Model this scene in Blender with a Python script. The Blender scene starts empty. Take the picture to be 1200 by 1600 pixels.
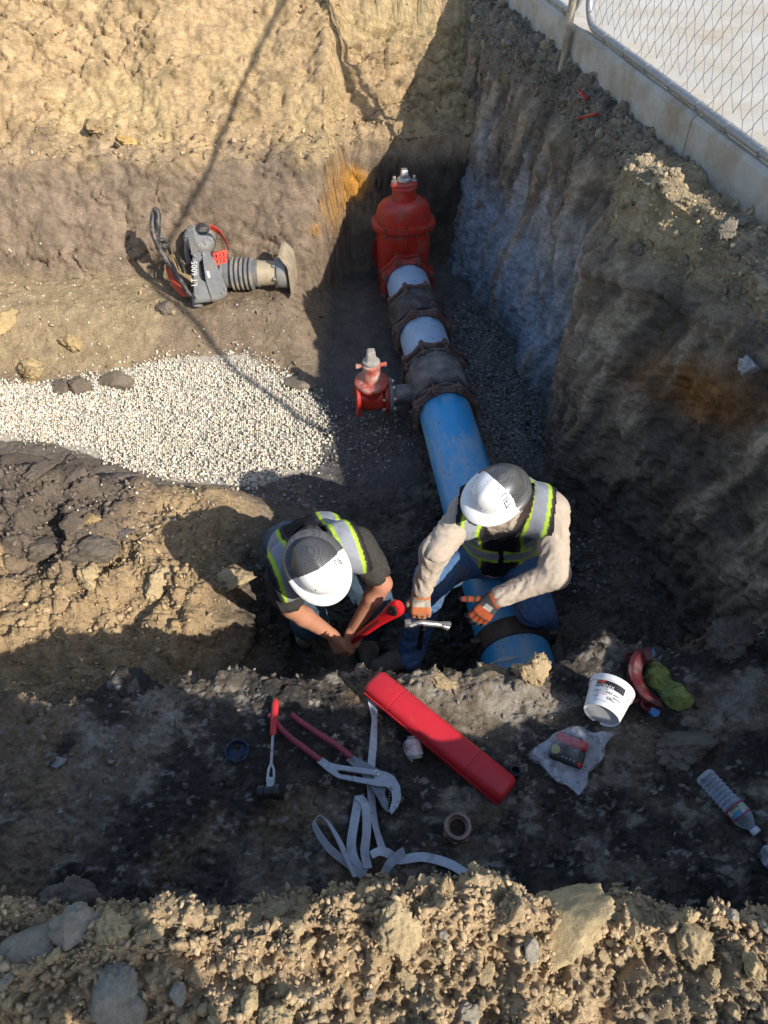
import bpy, bmesh, math, random
import numpy as np
from mathutils import Vector, Matrix

# ------------------------------------------------------------------ camera, sky, sun, exposure
SC = bpy.context.scene
COL = SC.collection
CAMZ, PITCH, FPX = 1.5, math.radians(46.7), 1156.0     # metres over grade, tilt below the horizon, focal length in photo pixels
cam_d = bpy.data.cameras.new('camera'); cam = bpy.data.objects.new('camera', cam_d); COL.objects.link(cam)
cam.location = (0, 0, CAMZ); cam.rotation_euler = (math.pi/2 - PITCH, 0, 0)
cam_d.sensor_fit = 'VERTICAL'; cam_d.sensor_height = 36.0; cam_d.lens = 36.0*FPX/1600.0
cam_d.clip_start = 0.05; cam_d.clip_end = 500
SC.camera = cam
TOSUN = Vector((1.07, -1.02, 1.0)).normalized()
world = bpy.data.worlds.new('World'); SC.world = world; world.use_nodes = True
wn = world.node_tree.nodes; wl = world.node_tree.links; wn.clear()
sky = wn.new('ShaderNodeTexSky'); sky.sky_type = 'NISHITA'; sky.sun_disc = False
sky.sun_elevation = math.asin(TOSUN.z); sky.sun_rotation = math.atan2(TOSUN.x, TOSUN.y)
bg = wn.new('ShaderNodeBackground'); bg.inputs[1].default_value = 0.15
wo = wn.new('ShaderNodeOutputWorld'); wl.new(sky.outputs[0], bg.inputs[0]); wl.new(bg.outputs[0], wo.inputs[0])
sun_d = bpy.data.lights.new('sun', 'SUN'); sun_d.energy = 4.5; sun_d.angle = math.radians(0.53); sun_d.color = (1.0, 0.93, 0.83)
sun = bpy.data.objects.new('sun', sun_d); COL.objects.link(sun)
sun.rotation_euler = TOSUN.to_track_quat('Z', 'Y').to_euler(); sun.location = (6, -6, 8)
SC.view_settings.view_transform = 'Standard'; SC.view_settings.look = 'None'
SC.view_settings.exposure = 0.55; SC.view_settings.gamma = 1.0; SC.view_settings.use_curve_mapping = False
SC.render.engine = 'CYCLES'; SC.cycles.use_denoising = True
SC.cycles.max_bounces = 6; SC.cycles.transparent_max_bounces = 12

# ------------------------------------------------------------------ pixels of the photograph to points
CP, SP = math.cos(PITCH), math.sin(PITCH)
def ray(px, py):
    cx, cy = (px-600)/FPX, (800-py)/FPX
    return Vector((cx, CP + cy*SP, -SP + cy*CP))
ORG = Vector((0, 0, CAMZ))
def at_z(px, py, z): d = ray(px, py); return ORG + d*((z-CAMZ)/d.z)
def at_y(px, py, y): d = ray(px, py); return ORG + d*(y/d.y)
def at_d(px, py, dep): return ORG + ray(px, py)*dep

rng = np.random.default_rng(7); random.seed(7)

# ------------------------------------------------------------------ numpy noise
def _h(ix, iy, iz, seed):
    with np.errstate(over='ignore'):
        h = ix.astype(np.uint32)*np.uint32(0x8da6b343) ^ iy.astype(np.uint32)*np.uint32(0xd8163841) ^ iz.astype(np.uint32)*np.uint32(0xcb1ab31f)
        h = h + np.uint32((seed*0x9E3779B1) & 0xffffffff)
        h ^= h >> np.uint32(13); h = h*np.uint32(0x5bd1e995); h ^= h >> np.uint32(15); h = h*np.uint32(0x27d4eb2f); h ^= h >> np.uint32(14)
    return h
def _hf(ix, iy, iz, seed): return (_h(ix, iy, iz, seed) & np.uint32(0xffffff)).astype(np.float32)/np.float32(0xffffff)
def vnoise(p, seed=0):
    p = np.asarray(p, np.float32); i = np.floor(p).astype(np.int32); f = p - i
    f = f*f*f*(f*(f*6-15)+10)
    r = np.zeros(len(p), np.float32)
    for dx in (0, 1):
        wx = f[:, 0] if dx else 1-f[:, 0]
        for dy in (0, 1):
            wy = f[:, 1] if dy else 1-f[:, 1]
            for dz in (0, 1):
                wz = f[:, 2] if dz else 1-f[:, 2]
                r += wx*wy*wz*_hf(i[:, 0]+dx, i[:, 1]+dy, i[:, 2]+dz, seed)
    return r*2-1
def fbm(p, octs=4, gain=0.5, seed=0):
    p = np.asarray(p, np.float32); r = np.zeros(len(p), np.float32); a = 1.0; t = 0.0
    for o in range(octs):
        r += a*vnoise(p*(2.03**o) + 11.3*o, seed+o); t += a; a *= gain
    return r/t
def ridged(p, octs=3, seed=0):
    p = np.asarray(p, np.float32); r = np.zeros(len(p), np.float32); a = 1.0; t = 0.0
    for o in range(octs):
        r += a*(1-np.abs(vnoise(p*(2.1**o)+7.1*o, seed+o))*2); t += a; a *= 0.5
    return r/t
def worley(p, seed=0):
    p = np.asarray(p, np.float32); i = np.floor(p).astype(np.int32); f = p - i
    f1 = np.full(len(p), 9.0, np.float32); f2 = f1.copy()
    for dx in (-1, 0, 1):
        for dy in (-1, 0, 1):
            for dz in (-1, 0, 1):
                h = _h(i[:, 0]+dx, i[:, 1]+dy, i[:, 2]+dz, seed)
                ox = (h & np.uint32(1023)).astype(np.float32)/1023; oy = ((h >> np.uint32(10)) & np.uint32(1023)).astype(np.float32)/1023
                oz = ((h >> np.uint32(20)) & np.uint32(1023)).astype(np.float32)/1023
                d = (dx+ox-f[:, 0])**2 + (dy+oy-f[:, 1])**2 + (dz+oz-f[:, 2])**2
                n = d < f1
                f2 = np.where(n, f1, np.minimum(f2, d)); f1 = np.where(n, d, f1)
    return np.sqrt(f1), np.sqrt(f2)
def sst(a, b, x):
    t = np.clip((x-a)/(b-a), 0, 1); return t*t*(3-2*t)
def terr(v, k, s=.22):                                   # broken slabs: steps with soft treads
    t = v*k; f = np.floor(t); u = t-f; return (f + sst(.5-s, .5+s, u))/k
def lerp(a, b, t): return a + (b-a)*t
def mixc(c, d, t): return c*(1-t)[:, None] + np.asarray(d, np.float32)[None, :]*t[:, None]

# ------------------------------------------------------------------ materials
def new_mat(name):
    m = bpy.data.materials.new(name); m.use_nodes = True
    nt = m.node_tree; return m, nt, nt.nodes['Principled BSDF']
def N(nt, t, **kw):
    n = nt.nodes.new(t)
    for k, v in kw.items(): setattr(n, k, v)
    return n
def setin(n, **kw):
    for k, v in kw.items(): n.inputs[k.replace('_', ' ')].default_value = v
def soil_mat(name, scale=60.0, bump=0.004, var=0.35, rough=0.95, attr='Col'):
    m, nt, b = new_mat(name)
    a = N(nt, 'ShaderNodeAttribute', attribute_name=attr)
    tc = N(nt, 'ShaderNodeNewGeometry')
    n1 = N(nt, 'ShaderNodeTexNoise'); setin(n1, Scale=scale, Detail=6.0, Roughness=0.7); nt.links.new(tc.outputs['Position'], n1.inputs['Vector'])
    n2 = N(nt, 'ShaderNodeTexNoise'); setin(n2, Scale=scale*0.13, Detail=4.0, Roughness=0.6); nt.links.new(tc.outputs['Position'], n2.inputs['Vector'])
    r1 = N(nt, 'ShaderNodeMapRange'); setin(r1, From_Min=0.25, From_Max=0.75, To_Min=1-var, To_Max=1+var); nt.links.new(n1.outputs['Fac'], r1.inputs['Value'])
    r2 = N(nt, 'ShaderNodeMapRange'); setin(r2, From_Min=0.3, From_Max=0.7, To_Min=1-var*0.7, To_Max=1+var*0.7); nt.links.new(n2.outputs['Fac'], r2.inputs['Value'])
    mu = N(nt, 'ShaderNodeMath', operation='MULTIPLY'); nt.links.new(r1.outputs[0], mu.inputs[0]); nt.links.new(r2.outputs[0], mu.inputs[1])
    mx = N(nt, 'ShaderNodeVectorMath', operation='SCALE'); nt.links.new(a.outputs['Color'], mx.inputs[0]); nt.links.new(mu.outputs[0], mx.inputs['Scale'])
    nt.links.new(mx.outputs[0], b.inputs['Base Color'])
    b.inputs['Roughness'].default_value = rough; b.inputs['Specular IOR Level'].default_value = 0.15
    n3 = N(nt, 'ShaderNodeTexNoise'); setin(n3, Scale=scale*.55, Detail=9.0, Roughness=0.72); nt.links.new(tc.outputs['Position'], n3.inputs['Vector'])
    vo = N(nt, 'ShaderNodeTexVoronoi', feature='F1'); setin(vo, Scale=scale*1.5, Randomness=1.0)
    ws = N(nt, 'ShaderNodeVectorMath', operation='MULTIPLY_ADD'); nt.links.new(n1.outputs['Color'], ws.inputs[0]); ws.inputs[1].default_value = (.03, .03, .03); nt.links.new(tc.outputs['Position'], ws.inputs[2]); nt.links.new(ws.outputs[0], vo.inputs['Vector'])
    hs = N(nt, 'ShaderNodeMath', operation='MULTIPLY_ADD'); nt.links.new(vo.outputs['Distance'], hs.inputs[0]); hs.inputs[1].default_value = -0.28; nt.links.new(n3.outputs['Fac'], hs.inputs[2])
    bp = N(nt, 'ShaderNodeBump'); setin(bp, Strength=1.0, Distance=bump); nt.links.new(hs.outputs[0], bp.inputs['Height'])
    nt.links.new(bp.outputs[0], b.inputs['Normal'])
    return m
def mat(name, col, rough=0.5, metal=0.0, var=0.0, vscale=20.0, dirt=None, dscale=8.0, damt=0.5, bump=0.0, bscale=60.0, spec=0.5, coat=0.0, obj=True):
    m, nt, b = new_mat(name)
    tc = N(nt, 'ShaderNodeTexCoord'); src = tc.outputs['Object'] if obj else tc.outputs['Generated']
    b.inputs['Roughness'].default_value = rough; b.inputs['Metallic'].default_value = metal; b.inputs['Specular IOR Level'].default_value = spec
    b.inputs['Coat Weight'].default_value = coat
    c = N(nt, 'ShaderNodeRGB'); c.outputs[0].default_value = (*col, 1); out = c.outputs[0]
    if var:
        n1 = N(nt, 'ShaderNodeTexNoise'); setin(n1, Scale=vscale, Detail=5.0, Roughness=0.65); nt.links.new(src, n1.inputs['Vector'])
        r1 = N(nt, 'ShaderNodeMapRange'); setin(r1, From_Min=0.3, From_Max=0.7, To_Min=1-var, To_Max=1+var); nt.links.new(n1.outputs['Fac'], r1.inputs['Value'])
        mx = N(nt, 'ShaderNodeVectorMath', operation='SCALE'); nt.links.new(out, mx.inputs[0]); nt.links.new(r1.outputs[0], mx.inputs['Scale']); out = mx.outputs[0]
    if dirt is not None:
        n2 = N(nt, 'ShaderNodeTexNoise'); setin(n2, Scale=dscale, Detail=7.0, Roughness=0.7); nt.links.new(src, n2.inputs['Vector'])
        r2 = N(nt, 'ShaderNodeMapRange'); setin(r2, From_Min=0.62-damt*0.3, From_Max=0.72-damt*0.12, To_Min=0.0, To_Max=min(1.0, 0.45+damt)); nt.links.new(n2.outputs['Fac'], r2.inputs['Value'])
        mm = N(nt, 'ShaderNodeMix', data_type='RGBA'); nt.links.new(r2.outputs[0], mm.inputs['Factor']); nt.links.new(out, mm.inputs['A']); mm.inputs['B'].default_value = (*dirt, 1); out = mm.outputs['Result']
        ra = N(nt, 'ShaderNodeMapRange'); setin(ra, To_Min=rough, To_Max=0.95); nt.links.new(r2.outputs[0], ra.inputs['Value']); nt.links.new(ra.outputs[0], b.inputs['Roughness'])
    nt.links.new(out, b.inputs['Base Color'])
    if bump:
        n3 = N(nt, 'ShaderNodeTexNoise'); setin(n3, Scale=bscale, Detail=5.0, Roughness=0.65); nt.links.new(src, n3.inputs['Vector'])
        bp = N(nt, 'ShaderNodeBump'); setin(bp, Strength=0.8, Distance=bump); nt.links.new(n3.outputs['Fac'], bp.inputs['Height']); nt.links.new(bp.outputs[0], b.inputs['Normal'])
    return m

# ------------------------------------------------------------------ mesh helpers
def mesh_np(name, verts, faces, cols=None, smooth=True, uvs=None):
    me = bpy.data.meshes.new(name)
    verts = np.asarray(verts, np.float32); faces = np.asarray(faces, np.int32); k = faces.shape[1]
    me.vertices.add(len(verts)); me.vertices.foreach_set('co', verts.ravel())
    me.loops.add(faces.size); me.loops.foreach_set('vertex_index', faces.ravel())
    me.polygons.add(len(faces)); me.polygons.foreach_set('loop_start', np.arange(0, faces.size, k, dtype=np.int32))
    try: me.polygons.foreach_set('loop_total', np.full(len(faces), k, np.int32))
    except Exception: pass
    if smooth: me.polygons.foreach_set('use_smooth', np.ones(len(faces), bool))
    if cols is not None:
        a = me.color_attributes.new('Col', 'FLOAT_COLOR', 'POINT')
        c = np.ones((len(verts), 4), np.float32); c[:, :3] = np.clip(cols, 0.002, 1); a.data.foreach_set('color', c.ravel())
    me.update(calc_edges=True); me.validate()
    return me
def link(name, me, mats=None, parent=None):
    o = bpy.data.objects.new(name, me); COL.objects.link(o)
    if mats is not None:
        for m in (mats if isinstance(mats, (list, tuple)) else [mats]): me.materials.append(m)
    if parent is not None: o.parent = parent
    return o
def tag(o, label=None, cat=None, group=None, kind=None):
    if label: o['label'] = label
    if cat: o['category'] = cat
    if group: o['group'] = group
    if kind: o['kind'] = kind
    return o
def thing(name, label, cat, loc=(0, 0, 0), rot=(0, 0, 0), group=None):
    o = bpy.data.objects.new(name, None); COL.objects.link(o); o.empty_display_size = 0.1
    o.location = loc; o.rotation_euler = rot
    return tag(o, label, cat, group)
def copy_tree(o, parent=None):
    c = o.copy(); COL.objects.link(c); c.parent = parent
    for ch in list(o.children): copy_tree(ch, c)
    return c
def bm_obj(name, bm, m, parent=None, smooth=True, angle=40):
    bmesh.ops.recalc_face_normals(bm, faces=bm.faces[:])
    me = bpy.data.meshes.new(name); bm.to_mesh(me); bm.free()
    if smooth:
        for p in me.polygons: p.use_smooth = True
        try: me.set_sharp_from_angle(angle=math.radians(angle))
        except Exception: pass
    return link(name, me, m, parent)
def frame_from(d, up=Vector((0, 0, 1))):
    d = Vector(d).normalized()
    if abs(d.dot(up)) > 0.98: up = Vector((0, 1, 0))
    x = up.cross(d).normalized(); y = d.cross(x)
    return Matrix((x, y, d)).transposed()          # columns x, y, d
def add_tube(bm, pts, r, n=10, cap=True, closed=False):
    pts = [Vector(p) for p in pts]; rs = r if isinstance(r, (list, tuple)) else [r]*len(pts)
    rings = []; prev = None
    for i, p in enumerate(pts):
        if closed: d = pts[(i+1) % len(pts)] - pts[i-1]
        else: d = pts[min(i+1, len(pts)-1)] - pts[max(i-1, 0)]
        d.normalize()
        if prev is None:
            F = frame_from(d); x = F.col[0].copy()
        else:
            x = prev - d*prev.dot(d)
            if x.length < 1e-6: x = frame_from(d).col[0].copy()
            x.normalize()
        prev = x; y = d.cross(x)
        rings.append([bm.verts.new(p + (x*math.cos(a) + y*math.sin(a))*rs[i]) for a in [2*math.pi*k/n for k in range(n)]])
    m = len(rings)
    for i in range(m if closed else m-1):
        A, B = rings[i], rings[(i+1) % m]
        for k in range(n): bm.faces.new((A[k], A[(k+1) % n], B[(k+1) % n], B[k]))
    if cap and not closed:
        bm.faces.new(rings[0][::-1]); bm.faces.new(rings[-1])
    return rings
def add_box(bm, c, s, rot=None, bev=0.0, seg=2):
    M = Matrix.Translation(Vector(c)) @ (rot.to_4x4() if rot is not None else Matrix.Identity(4)) @ Matrix.Diagonal((s[0], s[1], s[2], 1))
    g = bmesh.ops.create_cube(bm, size=1.0, matrix=M)
    if bev:
        es = list({e for v in g['verts'] for e in v.link_edges})
        bmesh.ops.bevel(bm, geom=es, offset=bev, segments=seg, affect='EDGES', profile=0.5)
def add_lathe(bm, prof, M=Matrix.Identity(4), n=32, cap0=True, cap1=True, fn=None):
    # prof: (radius, height) along local z ; fn(angle) scales the radius
    rings = []
    for r, h in prof:
        rings.append([bm.verts.new(M @ Vector((r*(fn(a) if fn else 1)*math.cos(a), r*(fn(a) if fn else 1)*math.sin(a), h))) for a in [2*math.pi*k/n for k in range(n)]])
    for A, B in zip(rings, rings[1:]):
        for k in range(n): bm.faces.new((A[k], A[(k+1) % n], B[(k+1) % n], B[k]))
    if cap0: bm.faces.new(rings[0][::-1])
    if cap1: bm.faces.new(rings[-1])
def add_loft(bm, rings, cap=True, closed=False):
    R = [[bm.verts.new(Vector(p)) for p in r] for r in rings]; n = len(R[0])
    pairs = list(zip(R, R[1:])) + ([(R[-1], R[0])] if closed else [])
    for A, B in pairs:
        for k in range(n): bm.faces.new((A[k], A[(k+1) % n], B[(k+1) % n], B[k]))
    if cap and not closed: bm.faces.new(R[0][::-1]); bm.faces.new(R[-1])
def add_prism(bm, poly, h0, h1, M=Matrix.Identity(4)):
    A = [bm.verts.new(M @ Vector((x, y, h0))) for x, y in poly]; B = [bm.verts.new(M @ Vector((x, y, h1))) for x, y in poly]
    n = len(poly)
    for k in range(n): bm.faces.new((A[k], A[(k+1) % n], B[(k+1) % n], B[k]))
    bm.faces.new(A[::-1]); bm.faces.new(B)
def nb(): return bmesh.new()
def axisM(p, d, up=Vector((0, 0, 1))):
    F = frame_from(d, up); return Matrix.Translation(Vector(p)) @ F.to_4x4()
def spline(pts, n=8):
    pts = [Vector(p) for p in pts]; out = []
    for i in range(len(pts)-1):
        p0 = pts[max(i-1, 0)]; p1 = pts[i]; p2 = pts[i+1]; p3 = pts[min(i+2, len(pts)-1)]
        for k in range(n):
            t = k/n; out.append(0.5*((2*p1) + (p2-p0)*t + (2*p0-5*p1+4*p2-p3)*t*t + (3*p1-p0-3*p2+p3)*t**3))
    out.append(pts[-1]); return out
def text_mesh(s, size, ext=0.0):
    cu = bpy.data.curves.new('lettering', 'FONT'); cu.body = s; cu.size = size; cu.align_x = 'CENTER'; cu.align_y = 'CENTER'; cu.extrude = ext; cu.resolution_u = 3
    ob = bpy.data.objects.new('lettering', cu); COL.objects.link(ob)
    me = bpy.data.meshes.new_from_object(ob.evaluated_get(bpy.context.evaluated_depsgraph_get()))
    bpy.data.objects.remove(ob); bpy.data.curves.remove(cu); return me

# ================================================================== THE PIT: ground, floor, walls
TAN = np.array((.475, .34, .19)); BROWN = np.array((.265, .20, .14)); DARK = np.array((.078, .066, .054)); LIPC = np.array((.50, .365, .215))
DAMP = np.array((.20, .17, .13)); ORANGE = np.array((.50, .25, .055)); GREY = np.array((.24, .225, .20)); BLUEG = np.array((.29, .36, .44))
def poly_in(x, y, poly):
    ins = np.zeros(len(x), bool); n = len(poly)
    for i in range(n):
        x1, y1 = poly[i]; x2, y2 = poly[(i+1) % n]
        c = ((y1 > y) != (y2 > y)) & (x < (x2-x1)*(y-y1)/((y2-y1) if y2 != y1 else 1e-9) + x1); ins ^= c
    return ins
def xcurb(y): return 1.34 - 0.187*(y-4.28)             # foot line of the kerb
ZB, ZF = -0.92, -1.78                                   # bench and floor level
edge_px = [(-500, 1085), (-200, 1082), (0, 1080), (200, 1085), (330, 1066), (450, 1072), (560, 1058), (640, 1072), (720, 1066), (800, 1052), (850, 1046), (890, 1012), (945, 985), (1000, 1012), (1050, 1016), (1120, 996), (1200, 1000), (1500, 1010)]
_e = [at_z(px, py, ZB) for px, py in edge_px]
EX = np.array([p.x for p in _e]); EY = np.array([p.y for p in _e])
def foot_y(x): return lerp(5.36, 6.05, sst(-0.62, -0.25, x)) + 0.05*np.sin(x*3.1)
def H(x, y):
    n = fbm(np.stack([x*1.3, y*1.3, np.zeros_like(x)], 1), 3, seed=40)
    z = np.full_like(x, ZF)
    left = sst(-0.42, -1.0, x)
    z = z + left*0.34*(1-sst(2.9, 3.3, y))                              # lit rubble ground left of the workers
    for (px, py, zz, s, h) in [(60, 770, -1.45, .42, .20), (200, 880, -1.45, .30, .10), (330, 935, -1.48, .22, .12), (560, 1000, -1.7, .2, -.10)]:
        p = at_z(px, py, zz); z = z + h*np.exp(-((x-p.x)**2 + (y-p.y)**2)/(s*s))
    lb = sst(-0.35, -0.75, x)
    z = z + lb*0.30*sst(4.42, 5.0, y)                                   # bank the rammer lies on
    z = z - 0.10*np.exp(-((x-0.25)**2/0.35**2 + (y-2.0)**2/0.35**2))    # hole dug at the workers' feet
    z = z + n*0.03
    # far wall
    yf = foot_y(x); yl = np.maximum(5.78 + 0.03*np.sin(x*5), yf+0.14) + n*0.04
    low = np.clip((y-yf)/(yl-yf), 0, 1); zl = -0.74 + 0.03*n
    z = np.where(y > yf, lerp(z, zl, low**0.85), z)
    led = np.clip((y-yl)/0.30, 0, 1); z = np.where(y > yl, zl + 0.10*led, z)
    up = np.clip((y-yl-0.30)/0.80, 0, 1); z = np.where(y > yl+0.30, zl + 0.10 + (0.80-zl*0+(-0.05))*up, z)
    # left wall of the pit, out of the picture
    z = lerp(z, 0.05, sst(-3.5, -4.1, x + 0.15*n))
    # bench in front
    ey = np.interp(x, EX, EY) + .07*fbm(np.stack([x*3.1, x*0, x*0+5], 1), 4, .6, 44)
    zb = ZB + 0.03*n + 0.02*sst(0.9, 1.35, y)
    drop = sst(-0.02, 0.34, y-ey)
    z = lerp(zb, z, drop)
    # near bank (lip)
    lip = 0.425 + 0.05*fbm(np.stack([x*2.2, np.zeros_like(x)+3, np.zeros_like(x)], 1), 3, seed=9) + 0.02*np.sin(x*4)
    crest = 0.05*np.exp(-((y-lip+0.06)/0.09)**2) - 0.04*sst(0.15, -0.6, y)*0
    t = sst(-0.015, 0.20, y-lip)
    z = lerp(0.0 + crest + 0.02*n - .085*sst(.92, 1.1, x)*(1-sst(1.62, 1.8, x))*sst(.0, .3, y), z, t)  # unseen dip at right, added so sun reaches the bench edge
    return z
def rows_(spec):
    out = []
    for a, b, k in spec: out.append(np.linspace(a, b, k, endpoint=False))
    return np.concatenate(out + [np.array([spec[-1][1]])])
YR = rows_([(-1.3, 0.12, 24), (0.12, 0.62, 220), (0.62, 1.45, 190), (1.45, 3.2, 230), (3.2, 5.15, 170), (5.15, 7.05, 250), (7.05, 8.3, 12)])
NC = 470; U = np.linspace(-1, 1, NC)
XL, XR = -4.5, 2.5
def halfw(y):
    dep = np.interp(y, [-1.3, .12, .5, .62, 1.3, 2, 4, 6, 8.3], [1.2, 1.25, 1.45, 2.2, 2.5, 3.7, 5.1, 6.0, 6.6])
    return 0.56*dep + 0.12
A = halfw(YR)[:, None]; q = 0.86
Xg = np.where(np.abs(U)[None, :] <= q, A*U[None, :]/q, np.where(U[None, :] > 0, A + (XR-A)*(U[None, :]-q)/(1-q), -A + (XL+A)*(-U[None, :]-q)/(1-q)))
Yg = np.repeat(YR[:, None], NC, 1)
NR = len(YR)
xf, yf_ = Xg.ravel().astype(np.float32), Yg.ravel().astype(np.float32)
zf = H(xf, yf_).astype(np.float32)
P0 = np.stack([xf, yf_, zf], 1)
def grid_normals(P, nr, nc):
    G = P.reshape(nr, nc, 3); du = np.gradient(G, axis=1); dv = np.gradient(G, axis=0)
    n = np.cross(du, dv); n /= (np.linalg.norm(n, axis=2, keepdims=True)+1e-12); return n.reshape(-1, 3)
NG = grid_normals(P0, NR, NC)
# zones
ey_ = np.interp(xf, EX, EY) + .07*fbm(np.stack([xf*3.1, xf*0, xf*0+5], 1), 4, .6, 44)
lipz = 1 - sst(0.44, 0.60, yf_)
benchz = sst(0.5, 0.62, yf_)*(1-sst(0.0, 0.22, yf_-ey_))
farz = sst(-0.05, 0.08, yf_-foot_y(xf))
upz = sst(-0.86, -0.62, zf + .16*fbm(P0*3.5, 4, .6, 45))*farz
floorz = np.clip(1-lipz-benchz-farz, 0, 1)
rub = floorz*sst(-0.30, -0.62, xf)*(1-sst(2.75, 3.15, yf_ + 0.3*sst(-1.2, -0.7, xf)))     # crumbly ground left of the workers
W8a, W8b = worley(P0*9.0, 1); W20, _ = worley(P0*22.0, 2); W50, _ = worley(P0*52.0, 3)
F6 = fbm(P0*5.0, 5, 0.55, 5); F2 = fbm(P0*1.7, 4, 0.5, 6); F25 = fbm(P0*26.0, 3, 0.6, 8)
RD = ridged(P0*np.array((3.0, 3.0, 5.0)), 4, 12)
crk = np.clip(1-(W8b-W8a)/0.10, 0, 1)
dome = lambda w: 1-np.minimum(w, 1)**2
T5 = terr(F6 + .25*F2, 5.0); FR = ridged(P0*np.array((11., 11., 14.)), 4, 14); F60 = fbm(P0*60., 2, .6, 15)
SLAB = terr(fbm(P0*np.array((4.5, 4.5, 7.0)), 4, .55, 16), 6.0, .12)
SLAB2 = terr(fbm(P0*np.array((10., 10., 15.)), 4, .6, 17), 5.0, .07); SCR = ridged(np.stack([P0[:, 0]*3 + P0[:, 2]*2, P0[:, 1]*6, P0[:, 2]*26 + P0[:, 0]*2], 1), 2, 18)
mnd = np.exp(-((xf-at_z(40, 780, -1.4).x)/.62)**4 - ((yf_-at_z(60, 785, -1.4).y)/.48)**4)*(1-sst(-.55, -.4, xf))
bw = sst(-.25, .35, F2+.4*F6)
BL = -ridged(P0*12., 5, 86); BL2 = -ridged(P0*33. + .4*F25[:, None], 4, 87)
F120 = fbm(P0*95., 2, .6, 88)
disp = lipz*(.045*SLAB2 + 0.065*F6 + .026*BL + .010*BL2*bw + .040*SLAB + 0.020*dome(W8a)*bw + .020*F25 + .016*F60 + .007*F120 - 0.030)
disp += benchz*(0.026*T5 + .018*SLAB + .009*BL + .006*BL2 + .004*F120 + 0.010*np.maximum(F25, -0.15) + 0.007*dome(W50)*sst(-.1, .4, F2) + .005*FR + .005*F60)
dkz = floorz*(1-rub)*sst(-.75, -.35, xf)*(1-sst(3.0, 3.8, yf_)) ; disp += dkz*(.030*SLAB + .020*BL + .012*BL2 + .02*F6 + .010*F25)
disp += floorz*(1-rub)*(0.022*T5 + 0.010*F25 + .008*F60)
disp += rub*(.030*SLAB2 + 0.065*F6 + .036*BL + .016*BL2 + 0.025*dome(W8a)*bw + .06*SLAB + .014*F60 - 0.02)
disp += floorz*mnd*(.16*SLAB + .02*BL)
disp += farz*(0.050*F2 + 0.055*T5 + 0.050*SLAB*(.35+.65*sst(-.2, .3, F2)) + 0.016*FR*(.4+.6*upz) + 0.050*SLAB2*(.5+.5*upz) + .012*SCR*sst(.0, .3, -F2) + 0.010*F25 + 0.014*F60 + upz*0.022*dome(W20)*sst(-0.1, 0.5, F2))
ckm = np.clip(1-(W8b-W8a)/.09, 0, 1)*sst(.05, .35, fbm(P0*2.6, 3, .5, 77)); W5a, W5b = worley(P0*np.array((4.5, 4.5, 6.)) + .25*F6[:, None], 78); ckl = np.clip(1-(W5b-W5a)/.05, 0, 1)*sst(-.05, .25, fbm(P0*1.9, 3, .5, 79))
disp -= farz*(.045*ckm + .065*ckl) + floorz*mnd*.06*ckl + benchz*.012*ckm
brk = np.exp(-((yf_-ey_-0.10)/0.14)**2)*sst(0.5, 0.7, yf_)                                  # broken edge of the bench
disp += brk*(0.03*F6 + .030*BL + .016*BL2 + .02*SLAB)
def dirt_spots(lst, P):                                # local lumps: pixel, level, radius, height
    d = np.zeros(len(P), np.float32)
    for (px, py, z, s, h) in lst:
        p = at_z(px, py, z); d += h*np.exp(-((P[:, 0]-p.x)**2 + (P[:, 1]-p.y)**2)/(s*s))
    return d
zadd = dirt_spots([(832, 1058, -.88, .05, .07), (812, 1068, -.88, .05, .06), (690, 1074, -.9, .12, .06), (765, 1072, -.9, .08, .07), (640, 1080, -.9, .07, .05), (600, 1076, -.9, .06, .04), (930, 1010, -.88, .10, .05), (1130, 1010, -.9, .14, .05), (440, 1077, -.92, .16, .03)], P0)
P1 = P0 + NG*disp[:, None]; P1[:, 2] += zadd
N1 = grid_normals(P1, NR, NC)
# albedo of the soil
C = np.repeat(DARK[None, :], len(P0), 0).astype(np.float32)
FB = fbm(P0*np.array((3.2, 4.5, 3.)), 4, .6, 83); FC = fbm(P0*np.array((9., 12., 9.)), 4, .65, 84)
FD = fbm(P0*np.array((38., 46., 38.)), 3, .65, 89)
C = mixc(C, (.165, .135, .10), (benchz+floorz*.6)*sst(-.10, .14, FB + .35*FC + .25*FD)*.9)
C = mixc(C, (.235, .21, .175), (benchz+floorz*.4)*sst(.16, .26, FC + .3*FB + .25*FD)*.8)
C = mixc(C, (.028, .026, .025), (benchz+floorz*.5)*sst(.06, .20, -FB + .5*F25 + .3*FD)*.7)
C = mixc(C, (.20, .14, .085), benchz*sst(.22, .4, fbm(P0*2.4, 3, .5, 85) + .3*FD)*.7)
C = mixc(C, (.22, .20, .175), (benchz+floorz*.5)*sst(.36, .44, FD+.2*F25))
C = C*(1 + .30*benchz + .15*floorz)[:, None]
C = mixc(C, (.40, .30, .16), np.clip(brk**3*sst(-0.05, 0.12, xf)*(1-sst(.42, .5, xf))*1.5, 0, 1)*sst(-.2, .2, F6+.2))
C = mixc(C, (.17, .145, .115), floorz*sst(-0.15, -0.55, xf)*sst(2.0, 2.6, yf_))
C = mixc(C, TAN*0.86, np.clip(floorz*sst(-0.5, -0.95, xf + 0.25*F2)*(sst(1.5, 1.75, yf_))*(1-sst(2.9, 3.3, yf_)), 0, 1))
C = mixc(C, (.25, .19, .13), floorz*sst(4.3, 4.6, yf_)*sst(-0.3, -0.6, xf))
C = mixc(C, (.34, .26, .155), floorz*sst(4.3, 4.6, yf_)*sst(-1.4, -2.1, xf + 0.6*F2))
C = mixc(C, (.16, .128, .10), np.clip(mnd*1.5, 0, 1)*sst(-.35, .05, F2+.6*F6+.15)*floorz)
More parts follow.
